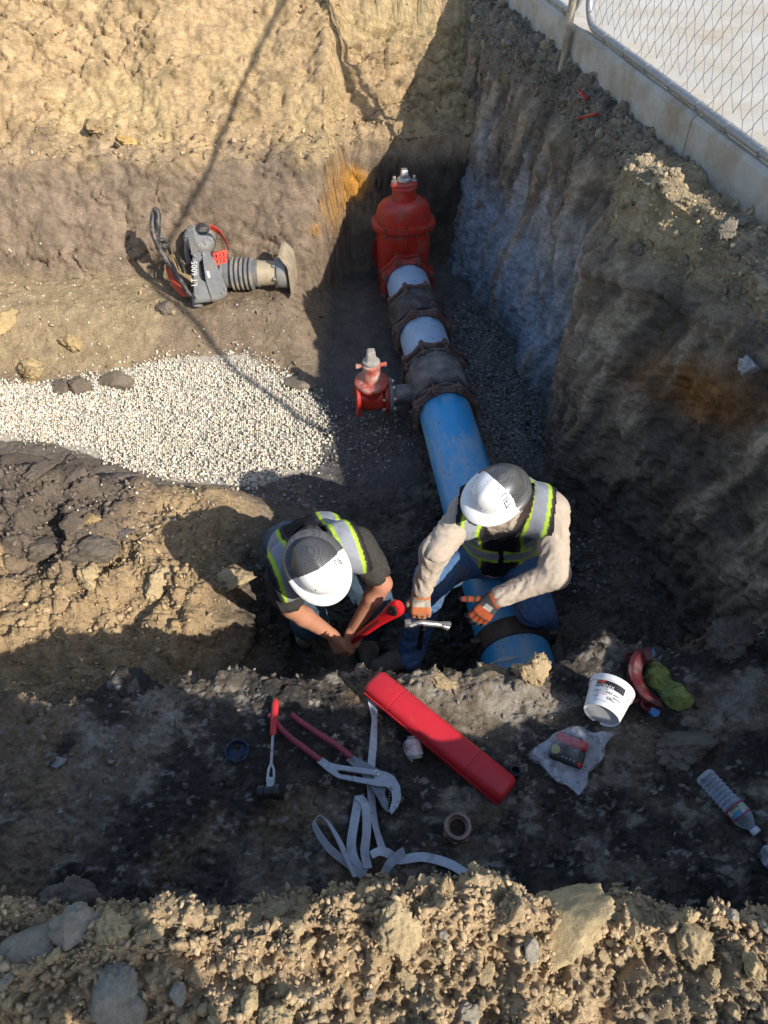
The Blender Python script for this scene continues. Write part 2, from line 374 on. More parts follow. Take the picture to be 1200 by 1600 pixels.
gz = poly_in(xf, yf_, [tuple(at_z(px, py, -1.78)[:2]) for px, py in [(-250, 605), (0, 600), (130, 592), (260, 572), (385, 568), (480, 605), (512, 660), (495, 735), (400, 762), (262, 752), (170, 722), (60, 690), (-250, 690)]]).astype(np.float32)
C = mixc(C, (.46, .42, .35), gz*floorz)
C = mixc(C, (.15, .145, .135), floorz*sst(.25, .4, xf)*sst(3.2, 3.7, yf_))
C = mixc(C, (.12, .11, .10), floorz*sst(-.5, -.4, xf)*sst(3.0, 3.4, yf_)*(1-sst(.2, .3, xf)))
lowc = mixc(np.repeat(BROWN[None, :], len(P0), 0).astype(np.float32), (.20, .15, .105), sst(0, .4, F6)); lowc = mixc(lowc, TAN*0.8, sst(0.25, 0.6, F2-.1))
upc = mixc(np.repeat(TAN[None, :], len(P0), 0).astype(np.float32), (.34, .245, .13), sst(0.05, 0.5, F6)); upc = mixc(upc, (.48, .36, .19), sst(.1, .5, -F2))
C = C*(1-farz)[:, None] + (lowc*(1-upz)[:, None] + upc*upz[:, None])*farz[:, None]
po = at_y(545, 300, 5.95)
C = mixc(C, ORANGE, farz*np.clip(np.exp(-(((xf-po.x)/.17)**2 + ((zf-po.z)/.13)**2)**2)*1.3 + 0.8*np.exp(-(((xf-po.x+.22)/.10)**2 + ((zf-po.z+.13)/.05)**2)**2)*sst(0, .2, F6+.1), 0, 1))
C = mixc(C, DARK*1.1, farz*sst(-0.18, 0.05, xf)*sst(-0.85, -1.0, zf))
C = mixc(C, LIPC, lipz); C = mixc(C, (.30, .245, .165), lipz*sst(0.1, 0.5, F2))
C = mixc(C, (.5, .41, .26), lipz*sst(0.3, 0.7, F6)*0.6)
soil = soil_mat('soil', 70.0, 0.015, 0.38)
idx = np.arange(NR*NC).reshape(NR, NC)
FQ = np.stack([idx[:-1, :-1].ravel(), idx[:-1, 1:].ravel(), idx[1:, 1:].ravel(), idx[1:, :-1].ravel()], 1)
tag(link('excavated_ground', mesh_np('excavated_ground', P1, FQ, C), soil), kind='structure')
P1g = P1.reshape(NR, NC, 3); N1g = N1.reshape(NR, NC, 3)
def hit(x, y):                                          # surface point and normal near (x, y)
    r = int(np.clip(np.searchsorted(YR, y), 0, NR-1)); r = r-1 if r > 0 and abs(YR[r-1]-y) < abs(YR[r]-y) else r
    c = int(np.argmin(np.abs(Xg[r]-x)))
    return Vector(P1g[r, c]), Vector(N1g[r, c])
def top_z(x, y, rad):                                   # highest ground within a radius
    r0, r1 = np.searchsorted(YR, [y-rad, y+rad]); best = -9
    for r in range(max(r0-1, 0), min(r1+1, NR)):
        m = np.abs(Xg[r]-x) <= rad
        if m.any(): best = max(best, float(P1g[r, m, 2].max()))
    return best if best > -9 else hit(x, y)[0].z

# ------------------------------------------------------------------ wall of earth under the kerb
NU, NV = 500, 240
yy = np.linspace(-1.2, 7.6, NU); vv = np.linspace(0, 1, NV)
Yw = np.repeat(yy[None, :], NV, 0); Vw = np.repeat(vv[:, None], NU, 1)
xw, ww = Yw.ravel(), Vw.ravel()
xc = xcurb(xw)
rimw = 0.155 + 0.05*np.sin(xw*2.3) + 0.06*fbm(np.stack([xw*2, xw*0, xw*0], 1), 3, seed=31)
rb_ = np.exp(-((xw-3.35)/.42)**2); rimw = rimw + .15*rb_
batter = np.interp(xw, [0, 2.2, 3.5, 5.2, 7], [0.0, 0.02, 0.06, 0.18, 0.22])
prof_t = [0, .14, .19, .26, 1.0]; offx = [0.02, 1.0, 1.06, 1.10, 1.10]
ox = np.interp(ww, prof_t, offx)*rimw + sst(.22, 1, ww)*batter
zz = np.interp(ww, prof_t, [0.03, -0.01, -0.07, -0.20, -2.05])
zz = zz + .075*(1-sst(.06, .16, ww)) + .13*rb_*np.exp(-((ww-.12)/.055)**2)
PW0 = np.stack([xc-ox, xw, zz], 1).astype(np.float32)
nw = -grid_normals(PW0, NV, NU)
nw[nw[:, 0] > 0.2] *= 1
Q = PW0.copy(); Q[:, 2] *= 0.55; Q[:, 1] += 0.25*PW0[:, 2]           # bucket marks run down the face, slightly aslant
w1 = fbm(PW0*2.2, 4, .5, 51); w2 = fbm(Q*np.array((6, 9, 3)), 5, .55, 52); w3 = fbm(PW0*24, 3, .6, 53); rg = ridged(Q*np.array((3, 4.5, 1.6)), 3, 54)
wl8a, wl8b = worley(PW0*10, 55); wl22, _ = worley(PW0*24, 56)
rimz = 1 - sst(.20, .30, ww)
cl = sst(-.05, .35, w1)
slb = terr(fbm(Q*np.array((4., 7., 1.8)), 4, .55, 57), 5.0, .10); wf = fbm(PW0*60, 2, .6, 58)
dw = 0.075*w1*(1-rimz) + 0.026*w2 + 0.055*slb*(1-rimz)*(.3+.7*sst(-.1, .3, w1)) + .014*wf + .040*(1-rimz)*terr(fbm(Q*np.array((9., 12., 4.5)), 4, .6, 63), 5., .07) + .022*(1-rimz)*ridged(Q*np.array((14, 18, 6)), 3, 62) + 0.028*rg*(1-rimz) + 0.012*w3 + rimz*(0.05*dome(wl8a) + 0.03*dome(wl22) - 0.02) + (1-rimz)*cl*0.014*dome(wl22)
dw -= 0.05*np.exp(-((ww-.34-.05*np.sin(xw*1.7))/.03)**2)*sst(2.3, 2.8, xw)*(1-sst(3.6, 4.2, xw))
PW = PW0 + nw*dw[:, None]
NWn = -grid_normals(PW, NV, NU)
CW = np.repeat(np.array((.26, .21, .158))[None, :], len(PW), 0).astype(np.float32)
CW = mixc(CW, (.145, .125, .103), sst(.06, .20, w2 + .5*w1))
CW = mixc(CW, (.43, .35, .25), sst(.13, .25, -w2 + .4*fbm(PW0*1.3, 3, .5, 60))*(1-rimz)*(1-sst(-1.1, -1.7, zz)))
CW = mixc(CW, (.44, .43, .41), sst(.06, .2, fbm(PW0*np.array((2.5, 3.5, 1.1)), 5, .6, 61)+.10)*sst(3.6, 4.4, xw)*sst(-.35, -.7, zz)*0.85)
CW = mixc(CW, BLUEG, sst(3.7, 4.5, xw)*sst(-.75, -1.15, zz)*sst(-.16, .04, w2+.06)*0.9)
CW = mixc(CW, (.34, .16, .05), np.clip(np.exp(-(((xw-2.75)/.30)**2 + ((zz+.62+.35*(xw-2.75))/.16)**2))*sst(-.25, .1, w2+.05)*1.1, 0, .85))
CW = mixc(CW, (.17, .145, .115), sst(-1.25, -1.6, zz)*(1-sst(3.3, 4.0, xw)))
CW = mixc(CW, (.25, .215, .165), rimz); CW = mixc(CW, (.16, .14, .115), rimz*sst(-.1, .35, w2)); CW = mixc(CW, (.38, .31, .21), rimz*sst(.2, .5, w1)*.8)
CW = CW*(1 + .30*fbm(PW0*38, 3, .65, 64) + .16*fbm(Q*np.array((22., 30., 7.)), 3, .6, 65))[:, None]
CW = mixc(CW, (.46, .36, .22), rimz*np.clip(rb_*1.3, 0, 1)*.8)
iw = np.arange(NV*NU).reshape(NV, NU)
FW = np.stack([iw[:-1, :-1].ravel(), iw[:-1, 1:].ravel(), iw[1:, 1:].ravel(), iw[1:, :-1].ravel()], 1)
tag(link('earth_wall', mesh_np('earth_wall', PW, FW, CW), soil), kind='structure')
PWg = PW.reshape(NV, NU, 3)

# ------------------------------------------------------------------ grade all round the pit, pavement behind the kerb
def plain(name, rects, z, m):
    bm = nb()
    for x0, y0, x1, y1 in rects: bm.faces.new([bm.verts.new((x, y, z)) for x, y in ((x0, y0), (x1, y0), (x1, y1), (x0, y1))])
    return tag(bm_obj(name, bm, m, smooth=False), kind='structure')
gm = mat('dry_ground', (.38, .30, .19), 0.95, var=.3, vscale=3.0, bump=.01, bscale=30, spec=.1)
plain('ground', [(-90, -90, 90, -1.25), (-90, -1.25, -4.4, 8.2), (-90, 8.2, 90, 90), (2.45, -1.25, 90, 8.2)], -0.03, gm)
conc = mat('concrete_paving', (.46, .435, .39), 0.9, var=.10, vscale=2.5, dirt=(.39, .33, .235), dscale=1.3, damt=.42, bump=.003, bscale=120, spec=.2, obj=True)
KD = Vector((-0.187, 1, 0)).normalized(); KN = Vector((KD.y, -KD.x, 0))      # along the kerb, and away from the pit
def kp(y, off, z): return Vector((xcurb(y), y, z)) + KN*off
bm = nb(); bm.faces.new([bm.verts.new(p) for p in (kp(-30, .13, .13), kp(-30, 40, .13), kp(60, 40, .13), kp(60, .13, .13))])
tag(bm_obj('pavement', bm, conc, smooth=False), kind='structure')
kerb_m = mat('kerb_concrete', (.46, .43, .385), 0.85, var=.14, vscale=5, dirt=(.34, .28, .20), dscale=4, damt=.55, bump=.003, bscale=90, spec=.2)
KW, KT = 0.15, 0.255
kb = thing('concrete_kerb', 'long pale grey concrete kerb along the top of the earth wall', 'kerb', kp(4, 0, 0))
seams = [-6, -2.0, 1.5, 3.72, 6.6, 10]
for a, b in zip(seams, seams[1:]):
    bm = nb(); n = max(2, int((b-a)/.25)); rings = []
    for i in range(n+1):
        y = lerp(a+.004, b-.004, i/n); w = lambda k: 0.004*math.sin(y*7.3+k*2.1) + 0.003*math.sin(y*17+k)
        rings.append([kp(y, 0.0+w(0), -.30), kp(y, 0.0+w(1), KT-.02), kp(y, .018+w(2), KT), kp(y, KW-.015, KT+w(3)*.4), kp(y, KW, KT-.015), kp(y, KW, -.30)])
    add_loft(bm, rings); o = bm_obj('kerb_section', bm, kerb_m, smooth=True, angle=30); o.parent = kb; o.matrix_parent_inverse = kb.matrix_basis.inverted()

# ------------------------------------------------------------------ chain link fence panels and post
galv = mat('galvanised_steel', (.30, .31, .32), 0.55, metal=.45, var=.15, vscale=30, dirt=(.40, .35, .27), dscale=14, damt=.3)
wire_m = mat('fence_wire', (.34, .35, .36), 0.45, metal=.7, var=.1)
def keep(o, root): o.parent = root; o.matrix_parent_inverse = root.matrix_basis.inverted(); return o
def fence_panel(ya, yb, off, zb, ht, label):
    A_, B_ = kp(ya, off, zb), kp(yb, off, zb); d = (B_-A_); L = d.length; d.normalize(); up = Vector((0, 0, 1)); up = (up + KN*0.03).normalized()
    root = thing('chain_link_fence', label, 'fence', A_)
    r = 0.17; fr = []
    def corner(c, a0): return [c + d*(math.cos(a)*r) + up*(math.sin(a)*r) for a in [a0 + i*math.pi/2/7 for i in range(8)]]
    fr += corner(A_ + d*r + up*r, math.pi) + corner(B_ - d*r + up*r, 1.5*math.pi) + corner(B_ - d*r + up*(ht-r), 0) + corner(A_ + d*r + up*(ht-r), math.pi/2)
    bm = nb(); add_tube(bm, fr, 0.021, 12, closed=True); keep(bm_obj('frame', bm, galv), root)
    bm = nb(); s = 0.044; sv_ = .058; nx = int(L/s); nz = int(ht/sv_)
    for i in range(nx):
        pts = []
        for k in range(nz+1):
            jx = (i + ((k+i) & 1))*s + 0.004*math.sin(i*1.7+k*.6); z = k*sv_ + 0.003*math.sin(i+k)
            if not (0.0 < jx < L and 0 < z < ht): continue
            pts.append(A_ + d*jx + up*z + KN*(0.0045*(1 if k & 1 else -1) + 0.006*math.sin(jx*3)))
        if len(pts) > 2: add_tube(bm, pts, 0.0019, 4, cap=False)
    keep(bm_obj('wire_mesh', bm, wire_m), root)
    for k in range(int(L/0.28)):
        t = 0.2 + k*0.28; c = A_ + d*t
        if t > L-.15: break
        bm = nb(); add_tube(bm, [c + (up*math.cos(a) + KN*math.sin(a))*0.0235 for a in [j*math.pi*2/10 for j in range(10)]], 0.0022, 5, closed=True); keep(bm_obj('wire_tie', bm, galv), root)
    return root
FOFF, FZ = 0.035, 0.282
YP = at_z(879, 98, 0.05).y
fence_panel(YP+0.05, YP+3.1, FOFF, FZ, 1.75, 'chain link fence panel with round steel frame running away behind the post')
fence_panel(YP-3.62, YP-0.06, FOFF+.005, FZ, 1.75, 'large chain link fence panel above the kerb at upper right')
pr = thing('fence_post', 'galvanised steel fence post driven into the dirt beside the kerb', 'post', kp(YP, -.03, -.4))
bm = nb(); add_tube(bm, [kp(YP, -.035, -.45), kp(YP, -.030, .6), kp(YP, -.025, 1.3), kp(YP, -.02, 2.25)], 0.0245, 14); keep(bm_obj('post_tube', bm, mat('post_steel', (.40, .37, .31), .5, metal=.55, dirt=(.34, .27, .17), dscale=9, damt=.6)), pr)
bm = nb(); add_tube(bm, [kp(YP, -.024, .42), kp(YP, -.020, .62)], 0.0335, 14); add_box(bm, kp(YP, .012, .52), (.075, .13, .05), bev=.008); keep(bm_obj('clamp', bm, mat('dark_clamp', (.10, .105, .11), .5, metal=.4)), pr)

# ------------------------------------------------------------------ crumbs, clods, stones
def ico(sub):
    bm = nb(); bmesh.ops.create_icosphere(bm, subdivisions=sub, radius=1.0)
    bm.verts.index_update(); v = np.array([x.co[:] for x in bm.verts], np.float32); f = np.array([[q.index for q in p.verts] for p in bm.faces], np.int32); bm.free(); return v, f
ICO = {s: ico(s) for s in (1, 2, 3, 4, 5)}
def lump(sub, seed, amp=.28, fine=.10, flat=.75, cut=0):
    v, f = ICO[sub]; v = v.copy(); r = np.random.default_rng(seed)
    o = r.random(3)*50
    k = 1 + amp*fbm(v*1.1+o, 3, .5, seed) + fine*fbm(v*4+o, 3, .6, seed+3)
    if sub <= 2: k = k*(1 + r.normal(size=len(v))*.28)
    elif cut <= 1:
        wa_, _ = worley(v*2.2+o, seed); wb_, _ = worley(v*5+o, seed+1); k = k*(.92 + .20*(1-np.minimum(wa_, 1)**2) + .12*(1-np.minimum(wb_, 1)**2) + .20*fbm(v*7+o, 4, .65, seed))
    else: k = k*(1 + .20*terr(fbm(v*1.9+o, 4, .55, seed+9), 4, .12) + .05*ridged(v*3.5+o, 3, seed+5))
    for _ in range(cut):                                  # fracture faces
        n = r.normal(size=3); n /= np.linalg.norm(n); d = r.uniform(.45, .8)
        t = (v*k[:, None])@n; k = np.where(t > d, k*(d/np.maximum(t, 1e-6))**.9, k)
    v = v*k[:, None]
    if sub <= 2: v *= r.uniform(.40, 1.15, 3)[None, :]
    v *= np.array([1, r.uniform(.7, 1), flat*r.uniform(.8, 1.1)]); return v, f
def rand_rot(n):
    q = rng.normal(size=(n, 4)); q /= np.linalg.norm(q, axis=1)[:, None]; w, x, y, z = q.T
    return np.stack([1-2*(y*y+z*z), 2*(x*y-z*w), 2*(x*z+y*w), 2*(x*y+z*w), 1-2*(x*x+z*z), 2*(y*z-x*w), 2*(x*z-y*w), 2*(y*z+x*w), 1-2*(x*x+y*y)], 1).reshape(n, 3, 3)
def scatter_mesh(name, pos, size, cols, sub=1, nvar=10, amp=.3, fine=.1, flat=.8, cut=0, seed=0, smooth=False):
    pos = np.asarray(pos, np.float32); n = len(pos); var = rng.integers(0, nvar, n); R = rand_rot(n)
    V, F, K = [], [], []; base = 0
    for k in range(nvar):
        s = np.where(var == k)[0]
        if not len(s): continue
        v, f = lump(sub, seed*100+k, amp, fine, flat, cut)
        vv_ = np.einsum('nij,mj->nmi', R[s], v)*size[s][:, None, None] + pos[s][:, None, :]
        V.append(vv_.reshape(-1, 3)); F.append((f[None] + (np.arange(len(s))*len(v))[:, None, None] + base).reshape(-1, 3)); K.append(np.repeat(cols[s], len(v), 0)); base += len(s)*len(v)
    return mesh_np(name, np.concatenate(V), np.concatenate(F), np.concatenate(K), smooth)
clod_m = soil_mat('clod_soil', 90.0, 0.008, 0.28)
def pick(mask, n):                                       # random grid vertices weighted by area and mask
    G = P1g; a = np.linalg.norm(np.cross(np.gradient(P0.reshape(NR, NC, 3), axis=1), np.gradient(P0.reshape(NR, NC, 3), axis=0)), axis=2).ravel()
    w = a*mask; w /= w.sum(); return rng.choice(len(w), n, p=w)
vis = (np.abs(xf) < np.repeat(A.ravel(), NC)*1.0)
def jit(n): return rng.normal(size=(n, 3))*.004
def colj(c, n, s=.18): return np.clip(np.asarray(c)[None, :]*(1+rng.normal(size=(n, 1))*s)*(1+rng.normal(size=(n, 3))*.03), .01, .9)
# crumbs over the near bank
i1 = pick(lipz*vis*(yf_ > .05)*(yf_ < .56), 24000); sz = np.minimum(rng.lognormal(math.log(.0038), .62, len(i1)), .0095)
cc = C[i1]*(1+rng.normal(size=(len(i1), 1))*.18) + .02
tag(link('bank_crumbs', scatter_mesh('bank_crumbs', P1[i1]+N1[i1]*(sz*.3)[:, None], sz, cc, 1, 12, .35, .15, .85, 1, 1), clod_m), 'loose tan soil crumbs covering the near bank at the bottom', 'soil crumbs', kind='stuff')
i2 = pick(rub*vis + .45*benchz*vis + .5*brk*vis*(xf < .6) + .10*floorz*vis*(xf < -.3) + .5*dkz*vis + farz*vis*.30*(np.abs(zf+.68) < .08) + .02*upz*vis, 15500); sz = np.minimum(rng.lognormal(math.log(.0075), .55, len(i2)), .026)*np.interp(yf_[i2], [.6, 1.5, 4], [.75, .9, 1.2])
cc = C[i2]*(1.1+rng.normal(size=(len(i2), 1))*.30) + .012
tag(link('pit_crumbs', scatter_mesh('pit_crumbs', P1[i2]+N1[i2]*(sz*.25)[:, None], sz, cc, 1, 12, .35, .15, .8, 1, 2), clod_m), 'small loose soil crumbs scattered over the pit floor and bench', 'soil crumbs', kind='stuff')
# crumbs on the rim under the kerb
rw = np.where(rimz*(xw > 1.2)*(xw < 7.2) > .4)[0]; i3 = rng.choice(rw, 5200); sz = np.minimum(rng.lognormal(math.log(.009), .55, len(i3)), .03)
tag(link('rim_crumbs', scatter_mesh('rim_crumbs', PW[i3]+NWn[i3]*0, sz, CW[i3]*(1+rng.normal(size=(len(i3), 1))*.2)*1.1, 1, 10, .35, .15, .85, 1, 3), clod_m), 'grey brown soil crumbs along the rim under the kerb', 'soil crumbs', kind='stuff')
# white gravel
gpoly = [(-160, 605), (0, 600), (70, 602), (130, 592), (190, 588), (260, 572), (330, 580), (385, 568), (440, 585), (480, 605), (505, 640), (518, 668), (500, 700), (492, 735), (440, 738), (400, 765), (340, 748), (262, 752), (225, 742), (170, 722), (150, 700), (60, 690), (0, 680), (-160, 690)]
def in_px(poly, n, z, soft=10):
    xs = [p[0] for p in poly]; ys = [p[1] for p in poly]; out = []
    while len(out) < n:
        px, py = rng.uniform(min(xs)-20, max(xs)+20), rng.uniform(min(ys)-20, max(ys)+20)
        # even on the ground, not in the picture
        if rng.random() > ((at_z(px, py, z)-ORG).length/7.0)**3: continue
        if poly_in(np.array([px+rng.normal()*soft]), np.array([py+rng.normal()*soft*.6]), poly)[0]: out.append(at_z(px, py, z))
    return out
def surf_pts(pts): return np.array([hit(p.x, p.y)[0][:] for p in pts], np.float32)
gp = surf_pts(in_px(gpoly, 16500, -1.78, 9)); n = len(gp); gs = rng.uniform(.008, .0165, n); gp[:, 2] += rng.uniform(0, .02, n)
gc = colj((.62, .57, .465), n, .12)
gravel_m = soil_mat('crushed_stone', 60, .002, .12)
tag(link('gravel', scatter_mesh('gravel', gp, gs, gc, 1, 14, .25, .12, .8, 3, 4), gravel_m), 'bed of pale crushed stone on the pit floor', 'gravel', kind='stuff')
strip = [(735, 470), (770, 520), (800, 575), (835, 640), (838, 700), (800, 735), (770, 720), (745, 650), (730, 560), (715, 490)]
sp1 = in_px(strip, 3000, -1.78, 14) + in_px([(520, 640), (620, 640), (650, 700), (560, 720), (500, 745)], 420, -1.78, 25) + in_px([(400, 740), (500, 760), (520, 800), (430, 790)], 160, -1.78, 20) + in_px([(860, 800), (930, 830), (1010, 940), (900, 930)], 140, -1.78, 30)
gp = surf_pts(sp1); n = len(gp); gs = rng.uniform(.008, .017, n); gp[:, 2] += rng.uniform(-.004, .012, n); gc = colj((.21, .205, .195), n, .35)
tag(link('dusty_gravel', scatter_mesh('dusty_gravel', gp, gs, gc, 1, 10, .25, .12, .8, 3, 5), gravel_m), 'dirty grey crushed stone strewn beside the pipe under the wall', 'gravel', kind='stuff')
sp2 = in_px([(0, 420), (200, 420), (230, 480), (120, 560), (0, 560)], 130, -1.5, 20) + in_px([(150, 760), (330, 740), (400, 800), (250, 880), (60, 900)], 110, -1.5, 20) + in_px([(250, 480), (480, 500), (470, 570), (300, 560)], 90, -1.65, 20)
gp = surf_pts(sp2); n = len(gp); gs = rng.uniform(.005, .014, n)
tag(link('stray_gravel', scatter_mesh('stray_gravel', gp, gs, colj((.62, .57, .48), n, .15), 1, 8, .25, .12, .8, 3, 6), gravel_m), 'stray white pebbles scattered on the brown soil', 'gravel', kind='stuff')

# single clods, alike ones share a mesh
CLM = {}
def clod_mesh(kind, k, col):
    key = (kind, k, tuple(np.round(col, 3)))
    if key not in CLM:
        v, f = lump(5, 900+k*7, .50 if kind == 'soft' else .40, .25 if kind == 'soft' else .16, .8, 1 if kind == 'soft' else 3)
        cn = np.asarray(col)[None, :]*(1 + .16*fbm(v*2.3+k, 3, .5, k))[:, None]
        CLM[key] = mesh_np('clod', v, f, cn, True); CLM[key].materials.append(clod_m)
    return CLM[key]
def clod(p, s, col, label, group=None, kind='soft', k=0, sq=(1, 1, 1), rz=None, sink=.25, name='soil_clod', cat='clod'):
    o = bpy.data.objects.new(name, clod_mesh(kind, k, col)); COL.objects.link(o)
    o.location = Vector(p) + Vector((0, 0, s*sq[2]*(.6-sink))); o.scale = (s*sq[0], s*sq[1], s*sq[2])
    o.rotation_euler = (random.uniform(-.4, .4), random.uniform(-.4, .4), random.uniform(0, 6.3) if rz is None else rz)
    return tag(o, label, cat, group)
TC, GC, DC, BC = (.47, .36, .205), (.33, .29, .225), (.085, .075, .065), (.165, .132, .102)
cnt = 0
bank_spots = []
while cnt < 150:
    i = pick(lipz*vis*(yf_ > .10)*(yf_ < .5), 1)[0]; s = min(.011*math.exp(abs(random.gauss(0, .5))), .034)
    if any((xf[i]-a)**2 + (yf_[i]-b)**2 < (s*.9+c*.9)**2 for a, b, c in bank_spots): continue
    bank_spots.append((xf[i], yf_[i], s))
    clod(P1[i], s, TC if random.random() < .75 else GC, 'tan earth clod lying among crumbs on the near bank', 'clods on the near bank', k=cnt % 7, kind='soft' if random.random() < .5 else 'rock', sq=(1, random.uniform(.6, 1), random.uniform(.6, .95))); cnt += 1
def clod_px(px, py, z, r_px, col, label, sq=(1, 1, .8), kind='rock', k=0, sink=.25, rz=None, name='soil_clod', cat='clod', group=None):
    p = at_z(px, py, z); p = hit(p.x, p.y)[0] if z > -3 else p
    dep = (p-ORG).dot(Vector((0, CP, -SP)))
    return clod(p, r_px*dep/FPX, col, label, group, kind, k, sq, rz, sink, name, cat)
clod_px(886, 1425, 0.0, 72, (.46, .36, .205), 'largest tan earth clod on the near bank, right of centre', (1, .85, .75), 'rock', 1, .35, .4)
clod_px(138, 1432, 0.0, 40, GC, 'pale grey rounded rock at the left end of the near bank', (.85, 1, .8), 'rock', 2, .2, .3, 'rock', 'rock')
clod_px(186, 1452, 0.0, 30, TC, 'tall tan clod beside the pale rock on the near bank', (.7, 1.1, .9), 'soft', 3, .2, .2)
clod_px(40, 1500, 0.0, 50, GC, 'big shaded grey clod in the bottom left corner', (1, .8, .7), 'rock', 4, .3, 1.0)
clod_px(180, 1575, 0.0, 52, GC, 'wide grey clod on the bottom edge at left', (1.1, .8, .7), 'rock', 5, .3, 2.0)
clod_px(60, 1360, -.1, 40, (.16, .14, .115), 'dark round clod below the near bank at far left', (1, .9, .8), 'soft', 6, .3)
clod_px(1110, 1372, 0.0, 19, (.66, .62, .55), 'white flat stone on the rim of the near bank at right', (1.2, .7, .5), 'rock', 2, .1, .1, 'stone', 'stone')
clod_px(1090, 1480, 0.0, 34, TC, 'tan clod right of the largest clod on the near bank', (1, .9, .8), 'soft', 5, .3)
clod_px(1068, 1168, ZB, 40, (.17, .155, .13), 'knobbly grey clod between the cloth and the water bottle', (1.1, .8, .7), 'soft', 1, .3, .3)
clod_px(1130, 1018, ZB, 34, (.12, .105, .085), 'dark clod on the bench edge behind the green cloth', (1.1, .8, .7), 'soft', 2, .3)
clod_px(1190, 1275, ZB, 12, (.36, .36, .33), 'small pale stone beside the bottle cap', (1, .8, .6), 'rock', 3, .2, 0, 'stone', 'stone')
clod_px(90, 1193, ZB, 14, (.34, .34, .33), 'small light grey stone on the left of the bench', (1.3, .8, .6), 'rock', 4, .2, .1, 'stone', 'stone')
for (px, py, z, r, col, lb, sq, kd, k) in [
    (28, 716, -1.45, 46, BC, 'big flat brown clod at the left edge beside the gravel', (1.1, .8, .7), 'rock', 0),
    (112, 716, -1.45, 27, BC, 'smooth brown clod at the corner of the gravel', (1.1, .9, .7), 'rock', 1),
    (82, 765, -1.4, 26, BC, 'brown clod with a dark crack in the middle of the left mound', (1, .9, .6), 'rock', 2),
    (72, 862, -1.45, 34, BC, 'wide brown slab low on the left mound', (1, .9, .5), 'rock', 3),
    (130, 850, -1.45, 24, (.20, .155, .115), 'brown clod above the deep crack on the left mound', (1, .8, .6), 'rock', 4),
    (150, 875, -1.45, 34, (.17, .14, .11), 'rounded brown clod below the deep crack on the left mound', (1.2, .9, .6), 'rock', 5),
    (155, 842, -1.45, 12, (.42, .30, .15), 'small tan clod on the right of the left mound', (1, .9, .8), 'soft', 1),
    (198, 850, -1.5, 15, (.17, .145, .125), 'small grey clod left of the head shadow', (1, .9, .7), 'soft', 2),
    (200, 768, -1.6, 20, (.17, .14, .12), 'crumbly grey lump between mound and gravel', (1.2, .9, .5), 'soft', 3),
    (84, 578, -1.6, 19, BC, 'upright brown clod on the far side of the gravel', (.8, 1, .9), 'rock', 2),
    (172, 570, -1.6, 26, (.20, .165, .125), 'broad brown clod resting at the back edge of the gravel', (1.1, .8, .7), 'rock', 3),
    (115, 580, -1.6, 20, BC, 'brown clod between two others behind the gravel', (1, .8, .8), 'rock', 5),
    (45, 555, -1.6, 22, (.40, .30, .16), 'tan clod at the left behind the gravel', (1, .9, .7), 'soft', 4),
    (8, 515, -1.6, 22, (.42, .31, .16), 'tan clod on the left edge below the rammer', (1, .9, .7), 'soft', 6),
    (105, 520, -1.55, 17, (.42, .31, .16), 'yellowish clod below the rammer handle', (1, .9, .7), 'soft', 5),
    (258, 485, -1.5, 17, (.19, .155, .12), 'single brown clod just below the rammer', (1, .8, .8), 'rock', 0),
    (470, 590, -1.7, 22, (.22, .185, .14), 'soil lump at the far right corner of the gravel', (1.2, .8, .6), 'rock', 1),
    (370, 916, -1.5, 26, TC, 'tan clod catching sun left of the crouched worker', (1, .9, .8), 'soft', 2),
    (250, 930, -1.5, 22, TC, 'tan clod in the lit rubble under the shoulder shadow', (1, .9, .8), 'soft', 3),
    (150, 925, -1.5, 20, TC, 'tan clod in the lit rubble left of the others', (1, .9, .8), 'soft', 4),
    (405, 1028, -1.4, 18, DC, 'dark round stone in the shade below the crouched worker', (1, .9, .8), 'rock', 2),
    (310, 1045, -1.3, 26, DC, 'dark clod in the shaded slope above the bench', (1.1, .9, .8), 'soft', 0),
    (200, 1050, -1.3, 34, DC, 'broad dark clod in the shaded slope at left', (1.2, .9, .7), 'soft', 5),
    (200, 212, -.66, 15, (.50, .33, .13), 'small orange clod on the ledge of the far wall', (1.2, .9, .6), 'rock', 3),
    (150, 205, -.66, 22, (.36, .26, .14), 'brown clod on the ledge of the far wall', (1.2, .9, .6), 'soft', 3),
]: clod_px(px, py, z, r, col, lb, sq, kd, k)
for (px, py, r, lb, sq) in [(838, 1040, 17, 'upright sunlit clod on the bench edge in front of the blue pipe', (.75, .8, 1.5)), (836, 1062, 21, 'rough tan clod at the foot of the upright one', (1, .9, .9)), (812, 1070, 17, 'low tan clod left of the upright one on the bench edge', (1.1, .9, .8)), (690, 1078, 16, 'tan clod on the lit bench edge right of the red case', (1.2, .9, .8))]: clod_px(px, py, ZB, r, (.44, .33, .19), lb, sq, 'soft', len(lb) % 7, .2)
# lumps on the rim under the kerb
def wall_hit(px, py):
    d = np.array(ray(px, py)); d /= np.linalg.norm(d); v = PW - np.array(ORG)[None, :]; t = v@d
    e = np.linalg.norm(v - t[:, None]*d[None, :], axis=1) + .02*t + (t < .5)*9; i = int(np.argmin(e)); return Vector(PW[i]), Vector(NWn[i])
for k in range(70):
    i = rng.choice(rw); s = min(.018*math.exp(abs(random.gauss(0, .5))), .06)
    clod(PW[i], s, (.25, .215, .165) if k % 3 else (.40, .33, .225), 'grey brown clod on the rim under the kerb', 'clods along the kerb', k=k % 7, kind='soft', sink=.35)

